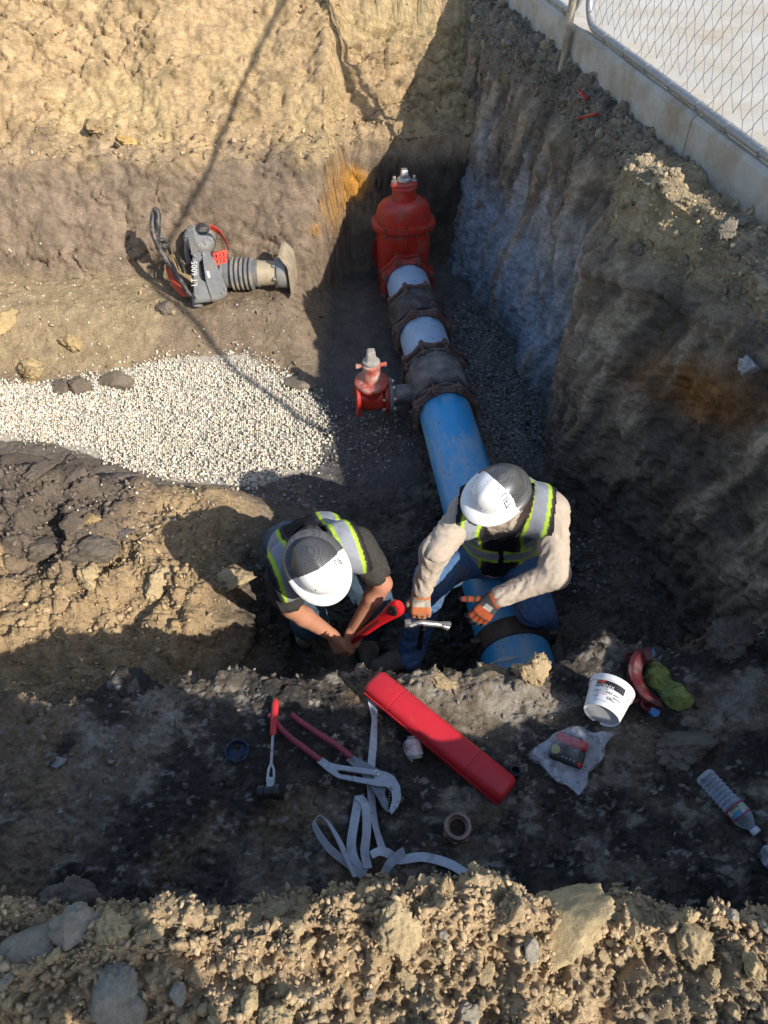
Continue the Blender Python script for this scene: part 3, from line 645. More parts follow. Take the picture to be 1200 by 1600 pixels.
# ================================================================== WATER MAIN
PZ = -1.55; PR = 0.168
pa, pb = at_z(800, 1005, PZ), at_z(636, 440, PZ)
PD = (pb-pa); PD.z = 0; PD.normalize(); PNR = Vector((PD.y, -PD.x, 0))       # along the main, and to its right
def on_axis(py):                                         # point of the axis that shows at this picture row
    p = at_z(600, py, PZ); t = (p.y-pa.y)/PD.y; return pa + PD*t
def pipe_mat():
    m, nt, b = new_mat('blue_pvc'); g = N(nt, 'ShaderNodeTexCoord')
    mp = N(nt, 'ShaderNodeMapping'); mp.inputs['Scale'].default_value = (1, 1, .35); nt.links.new(g.outputs['Object'], mp.inputs['Vector'])
    n1 = N(nt, 'ShaderNodeTexNoise'); setin(n1, Scale=9, Detail=7, Roughness=.7); nt.links.new(mp.outputs[0], n1.inputs['Vector'])
    n2 = N(nt, 'ShaderNodeTexNoise'); setin(n2, Scale=38, Detail=4, Roughness=.6); nt.links.new(g.outputs['Object'], n2.inputs['Vector'])
    r1 = N(nt, 'ShaderNodeMapRange'); setin(r1, From_Min=.46, From_Max=.66, To_Max=.78); nt.links.new(n1.outputs['Fac'], r1.inputs['Value'])
    r2 = N(nt, 'ShaderNodeMapRange'); setin(r2, From_Min=.64, From_Max=.70, To_Max=.9); nt.links.new(n2.outputs['Fac'], r2.inputs['Value'])
    a = N(nt, 'ShaderNodeMix', data_type='RGBA'); a.inputs['A'].default_value = (.035, .34, .70, 1); a.inputs['B'].default_value = (.36, .46, .50, 1); nt.links.new(r1.outputs[0], a.inputs['Factor'])
    c = N(nt, 'ShaderNodeMix', data_type='RGBA'); c.inputs['B'].default_value = (.10, .09, .075, 1); nt.links.new(a.outputs['Result'], c.inputs['A']); nt.links.new(r2.outputs[0], c.inputs['Factor'])
    nt.links.new(c.outputs['Result'], b.inputs['Base Color'])
    ra = N(nt, 'ShaderNodeMapRange'); setin(ra, To_Min=.34, To_Max=.9); nt.links.new(r1.outputs[0], ra.inputs['Value']); nt.links.new(ra.outputs[0], b.inputs['Roughness'])
    return m
PVC = pipe_mat()
PVCD = mat('dusty_blue_pvc', (.36, .50, .66), .55, var=.15, vscale=8, dirt=(.055, .055, .05), dscale=26, damt=.12)
iron = mat('black_iron', (.055, .052, .052), .6, metal=.2, var=.3, vscale=12, dirt=(.20, .185, .165), dscale=10, damt=.45, bump=.002, bscale=80)
ironG = mat('dusty_grey_iron', (.10, .098, .095), .7, metal=.1, var=.3, vscale=10, dirt=(.27, .255, .235), dscale=7, damt=.62, bump=.002, bscale=60)
rust = mat('rusty_bolt_iron', (.125, .065, .048), .7, metal=.2, var=.35, vscale=40, dirt=(.20, .15, .12), dscale=24, damt=.45, bump=.001, bscale=150)
glandm = mat('red_brown_gland', (.095, .05, .042), .6, metal=.1, var=.35, vscale=20, dirt=(.15, .13, .115), dscale=12, damt=.62, bump=.002, bscale=70)
redv = mat('red_epoxy', (.44, .030, .015), .40, var=.18, vscale=6, dirt=(.22, .10, .07), dscale=7, damt=.32, coat=.15)
redd = mat('dark_red_epoxy', (.30, .028, .018), .45, var=.2, vscale=9, dirt=(.17, .11, .09), dscale=12, damt=.35)
steel = mat('bright_steel', (.62, .60, .56), .3, metal=.9, var=.2, vscale=60, dirt=(.25, .2, .15), dscale=40, damt=.2)
def along(p, rot=0.0): return axisM(p, PD)
def pipe_piece(name, label, p0, p1, r, m, cat='pipe'):
    root = thing(name, label, cat, p0); d = p1-p0; L = d.length; M = axisM(Vector((0, 0, 0)), d)
    bm = nb(); t = .018
    add_lathe(bm, [(r-t, 0), (r, 0), (r, L*.25), (r, L*.5), (r, L*.75), (r, L), (r-t, L), (r-t, 0)], Matrix.Identity(4), 64, False, False)
    o = bm_obj('pipe_barrel', bm, m, root); o.matrix_local = M
    return root, M, L
def gland_ring(root, p, d, r_in, r_out, nbolt=8, th=.028, two=True, gm_=None, up=Vector((0, 0, 1)), bolt=.011, span=.075, fore=1):
    """follower ring with a lug at each bolt, its bell flange and the tee bolts between them; d points along the pipe"""
    inv = root.matrix_basis.inverted(); M = inv @ axisM(p, d, up)
    def fn(a):
        k = a/(2*math.pi)*nbolt - .5; u = abs(k-round(k))*2         # 0 at a bolt, 1 between
        return 1 - .115*min(1, u*1.1)
    bm = nb(); n = nbolt*8
    add_lathe(bm, [(r_in, -th), (r_in+.012, -th-.006), (r_out*.9, -th), (r_out, -th*.8), (r_out, -th*.1), (r_out*.97, 0), (r_in, 0)], M, n, False, False, None)
    # scallop outer radius
    c = M.translation; ax = M.to_3x3() @ Vector((0, 0, 1))
    for v in bm.verts:
        w = v.co-c; h = w.dot(ax); q = w-ax*h; rr = q.length
        if rr > r_in+.02:
            l = M.inverted() @ v.co; a = math.atan2(l.y, l.x) % (2*math.pi); v.co = c + ax*h + q*fn(a)
    bm_obj('gland_ring', bm, gm_ or glandm, root, angle=35)
    if two:
        bm = nb(); add_lathe(bm, [(r_in+.01, span-.03), (r_out*.96, span-.03), (r_out*.98, span-.024), (r_out*.98, span-.004), (r_out*.92, span), (r_in+.01, span)], M, n, False, False)
        for v in bm.verts:
            w = v.co-c; h = w.dot(ax); q = w-ax*h
            if q.length > r_in+.03:
                l = M.inverted() @ v.co; a = math.atan2(l.y, l.x) % (2*math.pi); v.co = c + ax*h + q*fn(a)
        bm_obj('bell_flange', bm, iron if gm_ is None else gm_, root, angle=35)
    rb = r_out*.90
    for k in range(nbolt):
        a = (k+.5)/nbolt*2*math.pi; B = M @ Matrix.Translation((rb*math.cos(a), rb*math.sin(a), 0)) @ Matrix.Rotation(a, 4, 'Z')
        bm = nb(); add_lathe(bm, [(bolt, -th-.045), (bolt, (span if two else th)+.012)], B, 8)
        add_lathe(bm, [(bolt*1.8, -th-.028), (bolt*1.95, -th-.024), (bolt*1.95, -th-.004), (bolt*1.8, -th)], B, 6)
        if two: add_box(bm, (B @ Vector((0, 0, span+.008)))[:], (.042, .024, .016), B.to_3x3(), .003, 1)
        bm_obj('bolt', bm, rust, root, angle=35)
# rows of the picture where the pieces meet
q_near = on_axis(1120); q1 = on_axis(643); q2 = on_axis(578); q3 = on_axis(523); q4 = on_axis(485); q5 = on_axis(442)
r_, M_, L_ = pipe_piece('water_pipe', 'long glossy blue plastic water pipe that the right worker straddles', q_near, q1 + PD*.05, PR, PVC)
strap_m = mat('steel_strap_band', (.075, .06, .052), .5, metal=.4, var=.3, vscale=20, dirt=(.17, .13, .10), dscale=12, damt=.4)
# repair band on the near end
qb = on_axis(1008)
sb = thing('pipe_clamp_band', 'dark brown steel band clamped round the near end of the blue pipe', 'clamp', qb)
bm = nb(); Mb = axisM(Vector((0, 0, 0)), PD)
add_lathe(bm, [(PR+.002, -.05), (PR+.010, -.048), (PR+.012, 0), (PR+.010, .048), (PR+.002, .05)], Mb, 64, False, False); bm_obj('band', bm, strap_m, sb)
for s in (-1, 1):
    bm = nb(); add_box(bm, Mb @ Vector((s*(PR+.02), .03, 0)), (.05, .10, .028), Mb.to_3x3(), .006); bm_obj('clamp_lug', bm, strap_m, sb)
# tee with two joints
tee = thing('pipe_tee', 'grey dusty iron tee with bolted joints between the blue pipes', 'pipe fitting', q1)
inv = tee.matrix_basis.inverted()
def lat(p, prof, m, root, name, d=PD, n=56):
    bm = nb(); add_lathe(bm, prof, root.matrix_basis.inverted() @ axisM(p, d), n, True, True); return bm_obj(name, bm, m, root, angle=35)
Lt = (q2-q1).length
lat(q1, [(PR+.03, .03), (PR+.034, .07), (PR+.028, .10), (PR+.028, .12), (PR+.028, Lt-.13), (PR+.03, Lt-.10), (PR+.034, Lt-.07), (PR+.03, Lt-.03)], ironG, tee, 'body')
gland_ring(tee, q1, PD, PR+.004, .232, 8)
gland_ring(tee, q2, -PD, PR+.004, .232, 8)
q12 = q1.lerp(q2, .52); BRN = -PNR
lat(q12 + BRN*.12 - Vector((0, 0, .02)), [(.085, 0), (.075, .06), (.068, .10), (.066, .215)], ironG, tee, 'branch', BRN, 32)
lat(q12 + BRN*.315 - Vector((0, 0, .02)), [(.05, 0), (.118, 0), (.12, .004), (.12, .022), (.118, .026), (.05, .026)], ironG, tee, 'branch_flange', BRN, 40)
# short pipes
pipe_piece('short_water_pipe', 'short dusty blue pipe between the tee and the sleeve coupling', q2 - PD*.03, q3 + PD*.03, PR, PVCD)
sl = thing('sleeve_coupling', 'dark iron sleeve coupling with a rusty bolted ring at each end', 'pipe fitting', q3)
Ls = (q4-q3).length
lat(q3, [(PR+.04, .03), (PR+.05, .07), (PR+.032, .11), (PR+.032, Ls-.11), (PR+.05, Ls-.07), (PR+.04, Ls-.03)], iron, sl, 'sleeve')
gland_ring(sl, q3, PD, PR+.004, .230, 8); gland_ring(sl, q4, -PD, PR+.004, .230, 8)
pipe_piece('stub_water_pipe', 'short pale blue pipe joining the large red valve', q4 - PD*.03, q5 + PD*.05, PR, PVCD)
# ------------------------------------------------------------------ large gate valve
gv = thing('large_gate_valve', 'large bright red gate valve standing at the far end of the pipe', 'valve', q5)
gland_ring(gv, q5, PD, PR+.004, .232, 8, gm_=redd, span=.07)
vc = q5 + PD*.27
MV = inv_gv = gv.matrix_basis.inverted() @ Matrix.Translation(vc) @ Matrix((PNR, PD, Vector((0, 0, 1)))).transposed().to_4x4()
VS = lambda z: z if z < .4 else .4+(z-.4)*.80
def sup(w, dpt, z, e=4.6, n=48):
    out = []; w *= .83; dpt *= .88; z = VS(z)
    for k in range(n):
        a = 2*math.pi*k/n; c, s = math.cos(a), math.sin(a)
        out.append(MV @ Vector((w*math.copysign(abs(c)**(2/e), c), dpt*math.copysign(abs(s)**(2/e), s), z)))
    return out
bm = nb(); add_loft(bm, [sup(.17, .12, -.23), sup(.235, .145, -.15), sup(.245, .15, 0), sup(.25, .15, .22), sup(.25, .15, .335)]); bm_obj('valve_body', bm, redv, gv)
bm = nb(); add_loft(bm, [sup(.262, .165, .345, 2.6), sup(.300, .20, .350, 2.6), sup(.305, .205, .365, 2.6), sup(.303, .203, .392, 2.6), sup(.275, .175, .40, 2.6)]); bm_obj('bonnet_flange', bm, redv, gv)
bm = nb(); rg_ = [sup(.255, .165, .398, 2.4)]
for t in [i/8 for i in range(1, 9)]:
    a = t*math.pi/2; rg_.append(sup(lerp(.262, .105, (1-math.cos(a))**1.25), lerp(.165, .09, (1-math.cos(a))), .40 + .21*math.sin(a)**.9, 2.2))
add_loft(bm, rg_); bm_obj('bonnet', bm, redv, gv)
bm = nb(); add_loft(bm, [sup(.112, .10, .59, 2), sup(.112, .10, .60, 2), sup(.108, .098, .70, 2), sup(.118, .105, .705, 2), sup(.118, .105, .722, 2), sup(.105, .095, .728, 2)]); bm_obj('stuffing_box', bm, redv, gv)
bm = nb(); add_loft(bm, [sup(.125, .05, .728, 2.6), sup(.13, .055, .735, 2.6), sup(.12, .05, .752, 2.6), sup(.05, .04, .775, 2)]); bm_obj('gland_plate', bm, redv, gv)
for s in (-1, 1):
    bm = nb(); add_lathe(bm, [(.020, VS(.748)), (.022, VS(.752)), (.022, VS(.775)), (.014, VS(.78)), (.013, VS(.81)), (.011, VS(.815))], MV @ Matrix.Translation((s*.076, 0, 0)), 12); bm_obj('gland_bolt', bm, steel, gv)
bm = nb(); add_lathe(bm, [(.05, VS(.772)), (.055, VS(.778)), (.052, VS(.795)), (.036, VS(.805))], MV, 24); bm_obj('nut_skirt', bm, steel, gv)
bm = nb()
def sq_(w, z): return [MV @ Vector((x*w*.9, y*w*.9, VS(z))) for x, y in ((-1, -1), (1, -1), (1, 1), (-1, 1))]
add_loft(bm, [sq_(.034, .79), sq_(.034, .80), sq_(.026, .875), sq_(.022, .88)]); bmesh.ops.bevel(bm, geom=bm.edges[:], offset=.004, segments=2, affect='EDGES'); bm_obj('operating_nut', bm, steel, gv)
bm = nb(); add_box(bm, MV @ Vector((0, -.137, .26)), (.022, .03, .15), MV.to_3x3(), .006); bm_obj('rib', bm, redv, gv)
for k, x in enumerate((-.165, -.085, .0, .085, .165)):
    for ys in (-1, 1):
        bm = nb(); Mk = MV @ Matrix.Translation((x, ys*(.168-.35*x*x), 0)); add_lathe(bm, [(.006, .33), (.006, .405)], Mk, 8); add_lathe(bm, [(.010, .333), (.010, .346)], Mk, 6); add_lathe(bm, [(.010, .398), (.010, .407)], Mk, 6); bm_obj('bonnet_bolt', bm, rust, gv)
bm = nb(); add_lathe(bm, [(.17, -.16), (.185, -.10), (.19, 0), (.185, .10), (.17, .16)], MV @ Matrix.Rotation(math.pi/2, 4, 'X'), 40); bm_obj('port_barrel', bm, redv, gv)
bm = nb(); add_lathe(bm, [(.15, .24), (.226, .24), (.23, .245), (.23, .272), (.226, .277), (.15, .277)], MV @ Matrix.Rotation(-math.pi/2, 4, 'X'), 48); bm_obj('rear_flange', bm, redd, gv)
pipe_piece('buried_water_pipe', 'blue pipe stub going into the far wall behind the large valve', vc + PD*.25, vc + PD*1.1, PR, PVCD)
# ------------------------------------------------------------------ small gate valve on the branch
s0 = q12 + BRN*.345 - Vector((0, 0, .02)); sv = thing('small_gate_valve', 'small red gate valve with dusty top bolted to the side of the tee', 'valve', s0)
dusty = mat('dusty_red_epoxy', (.42, .07, .045), .6, var=.2, vscale=14, dirt=(.50, .40, .33), dscale=10, damt=.62)
dnut = mat('dusty_nut', (.40, .37, .32), .7, metal=.2, var=.3, vscale=30, dirt=(.12, .11, .09), dscale=30, damt=.3)
lat(s0, [(.05, 0), (.116, 0), (.118, .004), (.118, .022), (.116, .026), (.05, .026)], redd, sv, 'near_flange', BRN, 40)
lat(s0, [(.078, .02), (.088, .05), (.092, .10), (.088, .16), (.078, .19)], redv, sv, 'valve_barrel', BRN, 36)
lat(s0, [(.08, .186), (.122, .186), (.126, .190), (.126, .208), (.122, .212), (.09, .212), (.088, .195)], redv, sv, 'open_flange', BRN, 40)
for k in range(8):
    a = (k+.5)/8*2*math.pi; Mk = sv.matrix_basis.inverted() @ axisM(s0, BRN) @ Matrix.Translation((.098*math.cos(a), .098*math.sin(a), 0))
    bm = nb(); add_lathe(bm, [(.006, -.05), (.006, .045)], Mk, 8); add_lathe(bm, [(.012, .026), (.012, .038)], Mk, 6); add_lathe(bm, [(.012, -.042), (.012, -.030)], Mk, 6); bm_obj('flange_bolt', bm, steel, sv)
MS = sv.matrix_basis.inverted() @ Matrix.Translation(s0 + BRN*.105) @ Matrix((BRN, -PD, Vector((0, 0, 1)))).transposed().to_4x4()
def el(w, d2, z, n=32): return [MS @ Vector((w*math.cos(2*math.pi*k/n), d2*math.sin(2*math.pi*k/n), z)) for k in range(n)]
bm = nb(); add_loft(bm, [el(.075, .085, .03), el(.082, .092, .085), el(.105, .118, .098), el(.11, .122, .104), el(.11, .122, .118)]); bm_obj('body_neck', bm, redv, sv)
bm = nb(); add_loft(bm, [el(.11, .122, .119), el(.11, .122, .134), el(.10, .11, .142), el(.066, .072, .150), el(.060, .062, .19), el(.055, .055, .235), el(.062, .06, .245), el(.062, .06, .262), el(.05, .05, .27)]); bm_obj('bonnet', bm, dusty, sv)
for s in (-1, 1):
    bm = nb(); Mk = MS @ Matrix.Translation((s*.05, 0, .255)) @ Matrix.Rotation(s*math.pi/2, 4, 'Y'); add_lathe(bm, [(.013, 0), (.013, .03), (.016, .032), (.016, .05)], Mk, 8); bm_obj('tie_bolt', bm, dusty, sv)
bm = nb(); add_lathe(bm, [(.048, .27), (.056, .275), (.056, .288), (.04, .298)], MS, 24); bm_obj('nut_skirt', bm, dnut, sv)
bm = nb(); add_loft(bm, [[MS @ Vector((x*w, y*w, z)) for x, y in ((-1, -1), (1, -1), (1, 1), (-1, 1))] for w, z in ((.032, .29), (.032, .30), (.025, .365), (.021, .37))]); bmesh.ops.bevel(bm, geom=bm.edges[:], offset=.004, segments=2, affect='EDGES'); bm_obj('operating_nut', bm, dnut, sv)
# ------------------------------------------------------------------ old pipe stub in the earth wall
wp, wnr = wall_hit(1180, 572)
clod(wp + Vector((-.02, 0, 0)), .062, (.44, .43, .41), 'pale grey stone stuck in the earth wall at the right edge', kind='rock', k=2, sq=(.7, 1, 1.1), rz=.3, sink=.6, name='stone', cat='stone')

# ================================================================== PEOPLE: smooth-blended distance fields turned into one continuous mesh
class Field:
    def __init__(s, lo, hi, h):
        s.h = h; s.lo = np.array(lo, np.float32); s.n = np.ceil((np.array(hi)-s.lo)/h).astype(int)+1; s.F = np.full(tuple(s.n), .5, np.float32)
    def _sub(s, lo, hi):
        a = np.clip(np.floor((np.array(lo)-s.lo)/s.h).astype(int), 0, s.n-1); b = np.clip(np.ceil((np.array(hi)-s.lo)/s.h).astype(int)+1, 1, s.n)
        if (b <= a).any(): return None
        ax = [s.lo[i] + s.h*np.arange(a[i], b[i], dtype=np.float32) for i in range(3)]
        return tuple(slice(a[i], b[i]) for i in range(3)), np.meshgrid(*ax, indexing='ij')
    def _put(s, sl, d, k, sub=False):
        f = s.F[sl]
        if sub: s.F[sl] = np.maximum(f, -d)
        elif k <= 0: s.F[sl] = np.minimum(f, d)
        else:
            h = np.clip(.5 + .5*(f-d)/k, 0, 1); s.F[sl] = f*(1-h) + d*h - k*h*(1-h)
    def cone(s, a, b, ra, rb, k=.02, flat=None, sub=False):
        """tapered capsule; flat=(axis, ratio) squeezes it along an axis"""
        a, b = np.array(a, np.float32), np.array(b, np.float32); m = max(ra, rb)+k+.03
        r = s._sub(np.minimum(a, b)-m, np.maximum(a, b)+m)
        if r is None: return
        sl, (X, Y, Z) = r; ab = b-a; L = float(ab@ab)+1e-9
        px, py, pz = X-a[0], Y-a[1], Z-a[2]
        t = np.clip((px*ab[0]+py*ab[1]+pz*ab[2])/L, 0, 1); qx, qy, qz = px-t*ab[0], py-t*ab[1], pz-t*ab[2]
        if flat is None: d = np.sqrt(qx*qx+qy*qy+qz*qz)
        else:
            n = np.array(flat[0], np.float32); n /= np.linalg.norm(n); c = qx*n[0]+qy*n[1]+qz*n[2]; e = (1/flat[1])**2-1
            d = np.sqrt(qx*qx+qy*qy+qz*qz + c*c*e)
        s._put(sl, d-(ra+(rb-ra)*t), k, sub)
    def ell(s, c, M, r, k=.02, sub=False):
        """ellipsoid with axes in the columns of M"""
        c = np.array(c, np.float32); m = max(r)+k+.03; q = s._sub(c-m, c+m)
        if q is None: return
        sl, (X, Y, Z) = q; P = np.stack([X-c[0], Y-c[1], Z-c[2]], -1) @ np.array(M, np.float32)
        R = np.array(r, np.float32); g = np.sqrt(((P/R)**2).sum(-1)); gg = np.sqrt(((P/(R*R))**2).sum(-1))+1e-6
        s._put(sl, g*(g-1)/gg, k, sub)
    def mesh(s):
        F = s.F; S = F < 0; nx, ny, nz = F.shape; h = s.h
        corner = [(i, j, k) for i in (0, 1) for j in (0, 1) for k in (0, 1)]
        cv = lambda A, c: A[c[0]:nx-1+c[0], c[1]:ny-1+c[1], c[2]:nz-1+c[2]]
        cnt = sum(cv(S, c).astype(np.int8) for c in corner); act = (cnt > 0) & (cnt < 8)
        I = np.argwhere(act); vid = np.full(act.shape, -1, np.int32); vid[act] = np.arange(len(I))
        acc = np.zeros((len(I), 3), np.float32); w = np.zeros(len(I), np.float32)
        for ca in corner:
            for ax in range(3):
                if ca[ax]: continue
                cb = list(ca); cb[ax] = 1
                fa = F[I[:, 0]+ca[0], I[:, 1]+ca[1], I[:, 2]+ca[2]]; fb = F[I[:, 0]+cb[0], I[:, 1]+cb[1], I[:, 2]+cb[2]]
                x = (fa < 0) != (fb < 0); t = np.where(x, fa/(fa-fb+1e-12), 0)
                p = np.array(ca, np.float32)[None, :]*np.ones((len(I), 1), np.float32); p[:, ax] = t
                acc += p*x[:, None]; w += x
        V = s.lo + (I + acc/w[:, None])*h
        faces = []
        for ax in range(3):
            A = [slice(None)]*3; B = [slice(None)]*3; A[ax] = slice(0, -1); B[ax] = slice(1, None)
            x = S[tuple(A)] != S[tuple(B)]; E = np.argwhere(x); u, v = [(1, 2), (2, 0), (0, 1)][ax]
            E = E[(E[:, u] > 0) & (E[:, v] > 0) & (E[:, u] < F.shape[u]-1) & (E[:, v] < F.shape[v]-1)]
            ins = S[E[:, 0], E[:, 1], E[:, 2]]
            q = []
            for du, dv in ((1, 1), (0, 1), (0, 0), (1, 0)):
                e = E.copy(); e[:, u] -= du; e[:, v] -= dv; q.append(vid[e[:, 0], e[:, 1], e[:, 2]])
            q = np.stack(q, 1); q[~ins] = q[~ins][:, ::-1]; faces.append(q)
        Fq = np.concatenate(faces); Fq = Fq[(Fq >= 0).all(1)]
        return V.astype(np.float32), Fq
def vnormals(V, Fq):
    n = np.cross(V[Fq[:, 2]]-V[Fq[:, 0]], V[Fq[:, 3]]-V[Fq[:, 1]]); out = np.zeros_like(V)
    for k in range(4): np.add.at(out, Fq[:, k], n)
    return out/(np.linalg.norm(out, axis=1, keepdims=True)+1e-12)
def near_bone(V, bones):
    """for each vertex: index of the nearest bone, position along it and angle round it"""
    best = np.full(len(V), 9, np.float32); bi = np.zeros(len(V), int); bt = np.zeros(len(V), np.float32); ba = np.zeros(len(V), np.float32)
    for i, (a, b) in enumerate(bones):
        a, b = np.array(a, np.float32), np.array(b, np.float32); ab = b-a; L = np.linalg.norm(ab); t = np.clip(((V-a)@ab)/(L*L), 0, 1); q = V-a-t[:, None]*ab; d = np.linalg.norm(q, axis=1)
        Fm = frame_from(Vector(ab)); x = np.array(Fm.col[0]); y = np.array(Fm.col[1]); an = np.arctan2(q@y, q@x); m = d < best
        best = np.where(m, d, best); bi = np.where(m, i, bi); bt = np.where(m, t*L, bt); ba = np.where(m, an, ba)
    return bi, bt, ba
def wrinkle(V, Fq, bones, amp=.006, seed=0, freq=22):
    """cloth folds that run round the limbs and bunch near joints"""
    n = vnormals(V, Fq); bi, bt, ba = near_bone(V, bones)
    p = np.stack([bt*freq + .9*np.sin(ba*2+bi), ba*1.1, bi*7.7+seed*0.0], 1).astype(np.float32)
    r = ridged(p + fbm(V*7, 2, .5, seed+1)[:, None]*.7, 3, seed); f = fbm(V*14, 3, .5, seed+5)
    return V + n*(amp*1.25*(r-.25) + amp*.3*f)[:, None]
cloth_m = soil_mat('woven_cloth', 420.0, 0.0010, 0.08, 0.9)
denim_m = soil_mat('denim_cloth', 300.0, 0.0022, 0.16, 0.9)
skin_m = soil_mat('skin', 120.0, 0.0008, 0.10, 0.5)
glove_m = soil_mat('glove_knit', 350.0, 0.002, 0.14, 0.8)
boot_m = soil_mat('boot_leather', 90.0, 0.003, 0.25, 0.8)
def field_obj(name, fld, m, parent, colf, bones=None, amp=0, seed=0, freq=22):
    V, Fq = fld.mesh()
    if bones is not None: V = wrinkle(V, Fq, bones, amp, seed, freq)
    me = mesh_np(name, V - np.array(parent.location, np.float32), Fq, colf(V)); return link(name, me, m, parent)
def solid(c): return lambda V: np.repeat(np.array(c, np.float32)[None, :], len(V), 0)
def A3(v): return np.array(v, np.float32)
FING = {'index': (.044, .026, .022), 'middle': (.048, .030, .023), 'ring': (.044, .028, .022), 'pinky': (.035, .021, .019)}
def add_hand(fld, W, d, n, side, curl, thumb=(.7, .3, .3), g=0.0, spread=.05, sc=1.0):
    """W wrist, d towards the knuckles, n out of the back of the hand, side +1/-1 picks where the thumb is; returns the finger chains"""
    W, d, n = Vector(W), Vector(d).normalized(), Vector(n); n = (n - d*n.dot(d)).normalized(); s = d.cross(n).normalized()*side
    chains = {}
    for i, (nm, L) in enumerate(FING.items()):
        o = (1.5-i)*.0205*sc; base = W + d*(.088-.004*abs(i-1.3))*sc + s*o + n*.004
        fld.cone(W + s*o*.75 + d*.012, base, (.0150+g)*sc, (.0128+g)*sc, .012)
        dirv = (d + s*spread*(1.5-i)).normalized(); ax = s; p = base; ch = [p.copy()]; r = (.0100 if i < 3 else .0088)+g
        cu = curl[i] if isinstance(curl[0], (list, tuple)) else curl
        for j, l in enumerate(L):
            dirv = Matrix.Rotation(-side*cu[j], 3, ax) @ dirv if True else dirv
            q = p + dirv*l*sc; fld.cone(p, q, (r-.0006*j)*sc, (r-.0006*(j+1))*sc, .003); p = q; ch.append(p.copy())
        chains[nm] = ch
    tb = W + d*.028*sc + s*.026*sc - n*.006; t1 = (d*math.cos(thumb[0]) + s*math.sin(thumb[0]) - n*.25).normalized()
    fld.cone(W + d*.012 + s*.012, tb, (.016+g)*sc, (.0155+g)*sc, .012)
    p = tb; ch = [p.copy()]
    for j, l in enumerate((.040, .034, .027)):
        q = p + t1*l*sc; fld.cone(p, q, (.0128-.0009*j+g)*sc, (.0120-.0011*j+g)*sc, .006); p = q; ch.append(p.copy())
        t1 = (t1 + d*thumb[1] - n*thumb[2] - s*thumb[1]*.6).normalized()
    chains['thumb'] = ch
    fld.cone(W - d*.01, W + d*.02, (.024+g)*sc, (.028+g)*sc, .015, (n, .72))
    return chains
def head_frame(f, up):
    f = Vector(f).normalized(); u = Vector(up); u = (u - f*u.dot(f)).normalized(); x = f.cross(u).normalized()      # x: to his right
    return f, u, x
def add_head(fld, c, f, u, x):
    c = Vector(c); M = np.array((x, f, u)).T
    fld.ell(c + u*.025 - f*.008, M, (.076, .096, .098), .02)
    fld.ell(c - u*.045 + f*.022, M, (.060, .070, .072), .03)                     # jaw
    fld.cone(c - u*.088 + f*.068, c - u*.083 + f*.080, .024, .02, .02)            # chin
    fld.cone(c + f*.088 + u*.012, c + f*.113 - u*.022, .010, .014, .012)          # nose
    for s in (-1, 1):
        fld.cone(c + f*.110 - u*.026, c + f*.098 - u*.024 + x*s*.014, .008, .008, .006)
        fld.ell(c + f*.095 + u*.012 + x*s*.032, M, (.017, .012, .011), 0, sub=True)    # eye socket
        fld.ell(c + f*.082 + u*.012 + x*s*.032, M, (.0135, .0125, .0125), .002)
        fld.cone(c + f*.086 + u*.030 + x*s*.014, c + f*.076 + u*.030 + x*s*.050, .009, .007, .01)   # brow
        fld.ell(c + x*s*.078 - f*.008 - u*.004, M, (.010, .020, .032), .006)           # ear
    fld.ell(c + f*.100 - u*.052, M, (.024, .008, .007), .004); fld.ell(c + f*.099 - u*.063, M, (.020, .008, .007), .004)   # lips
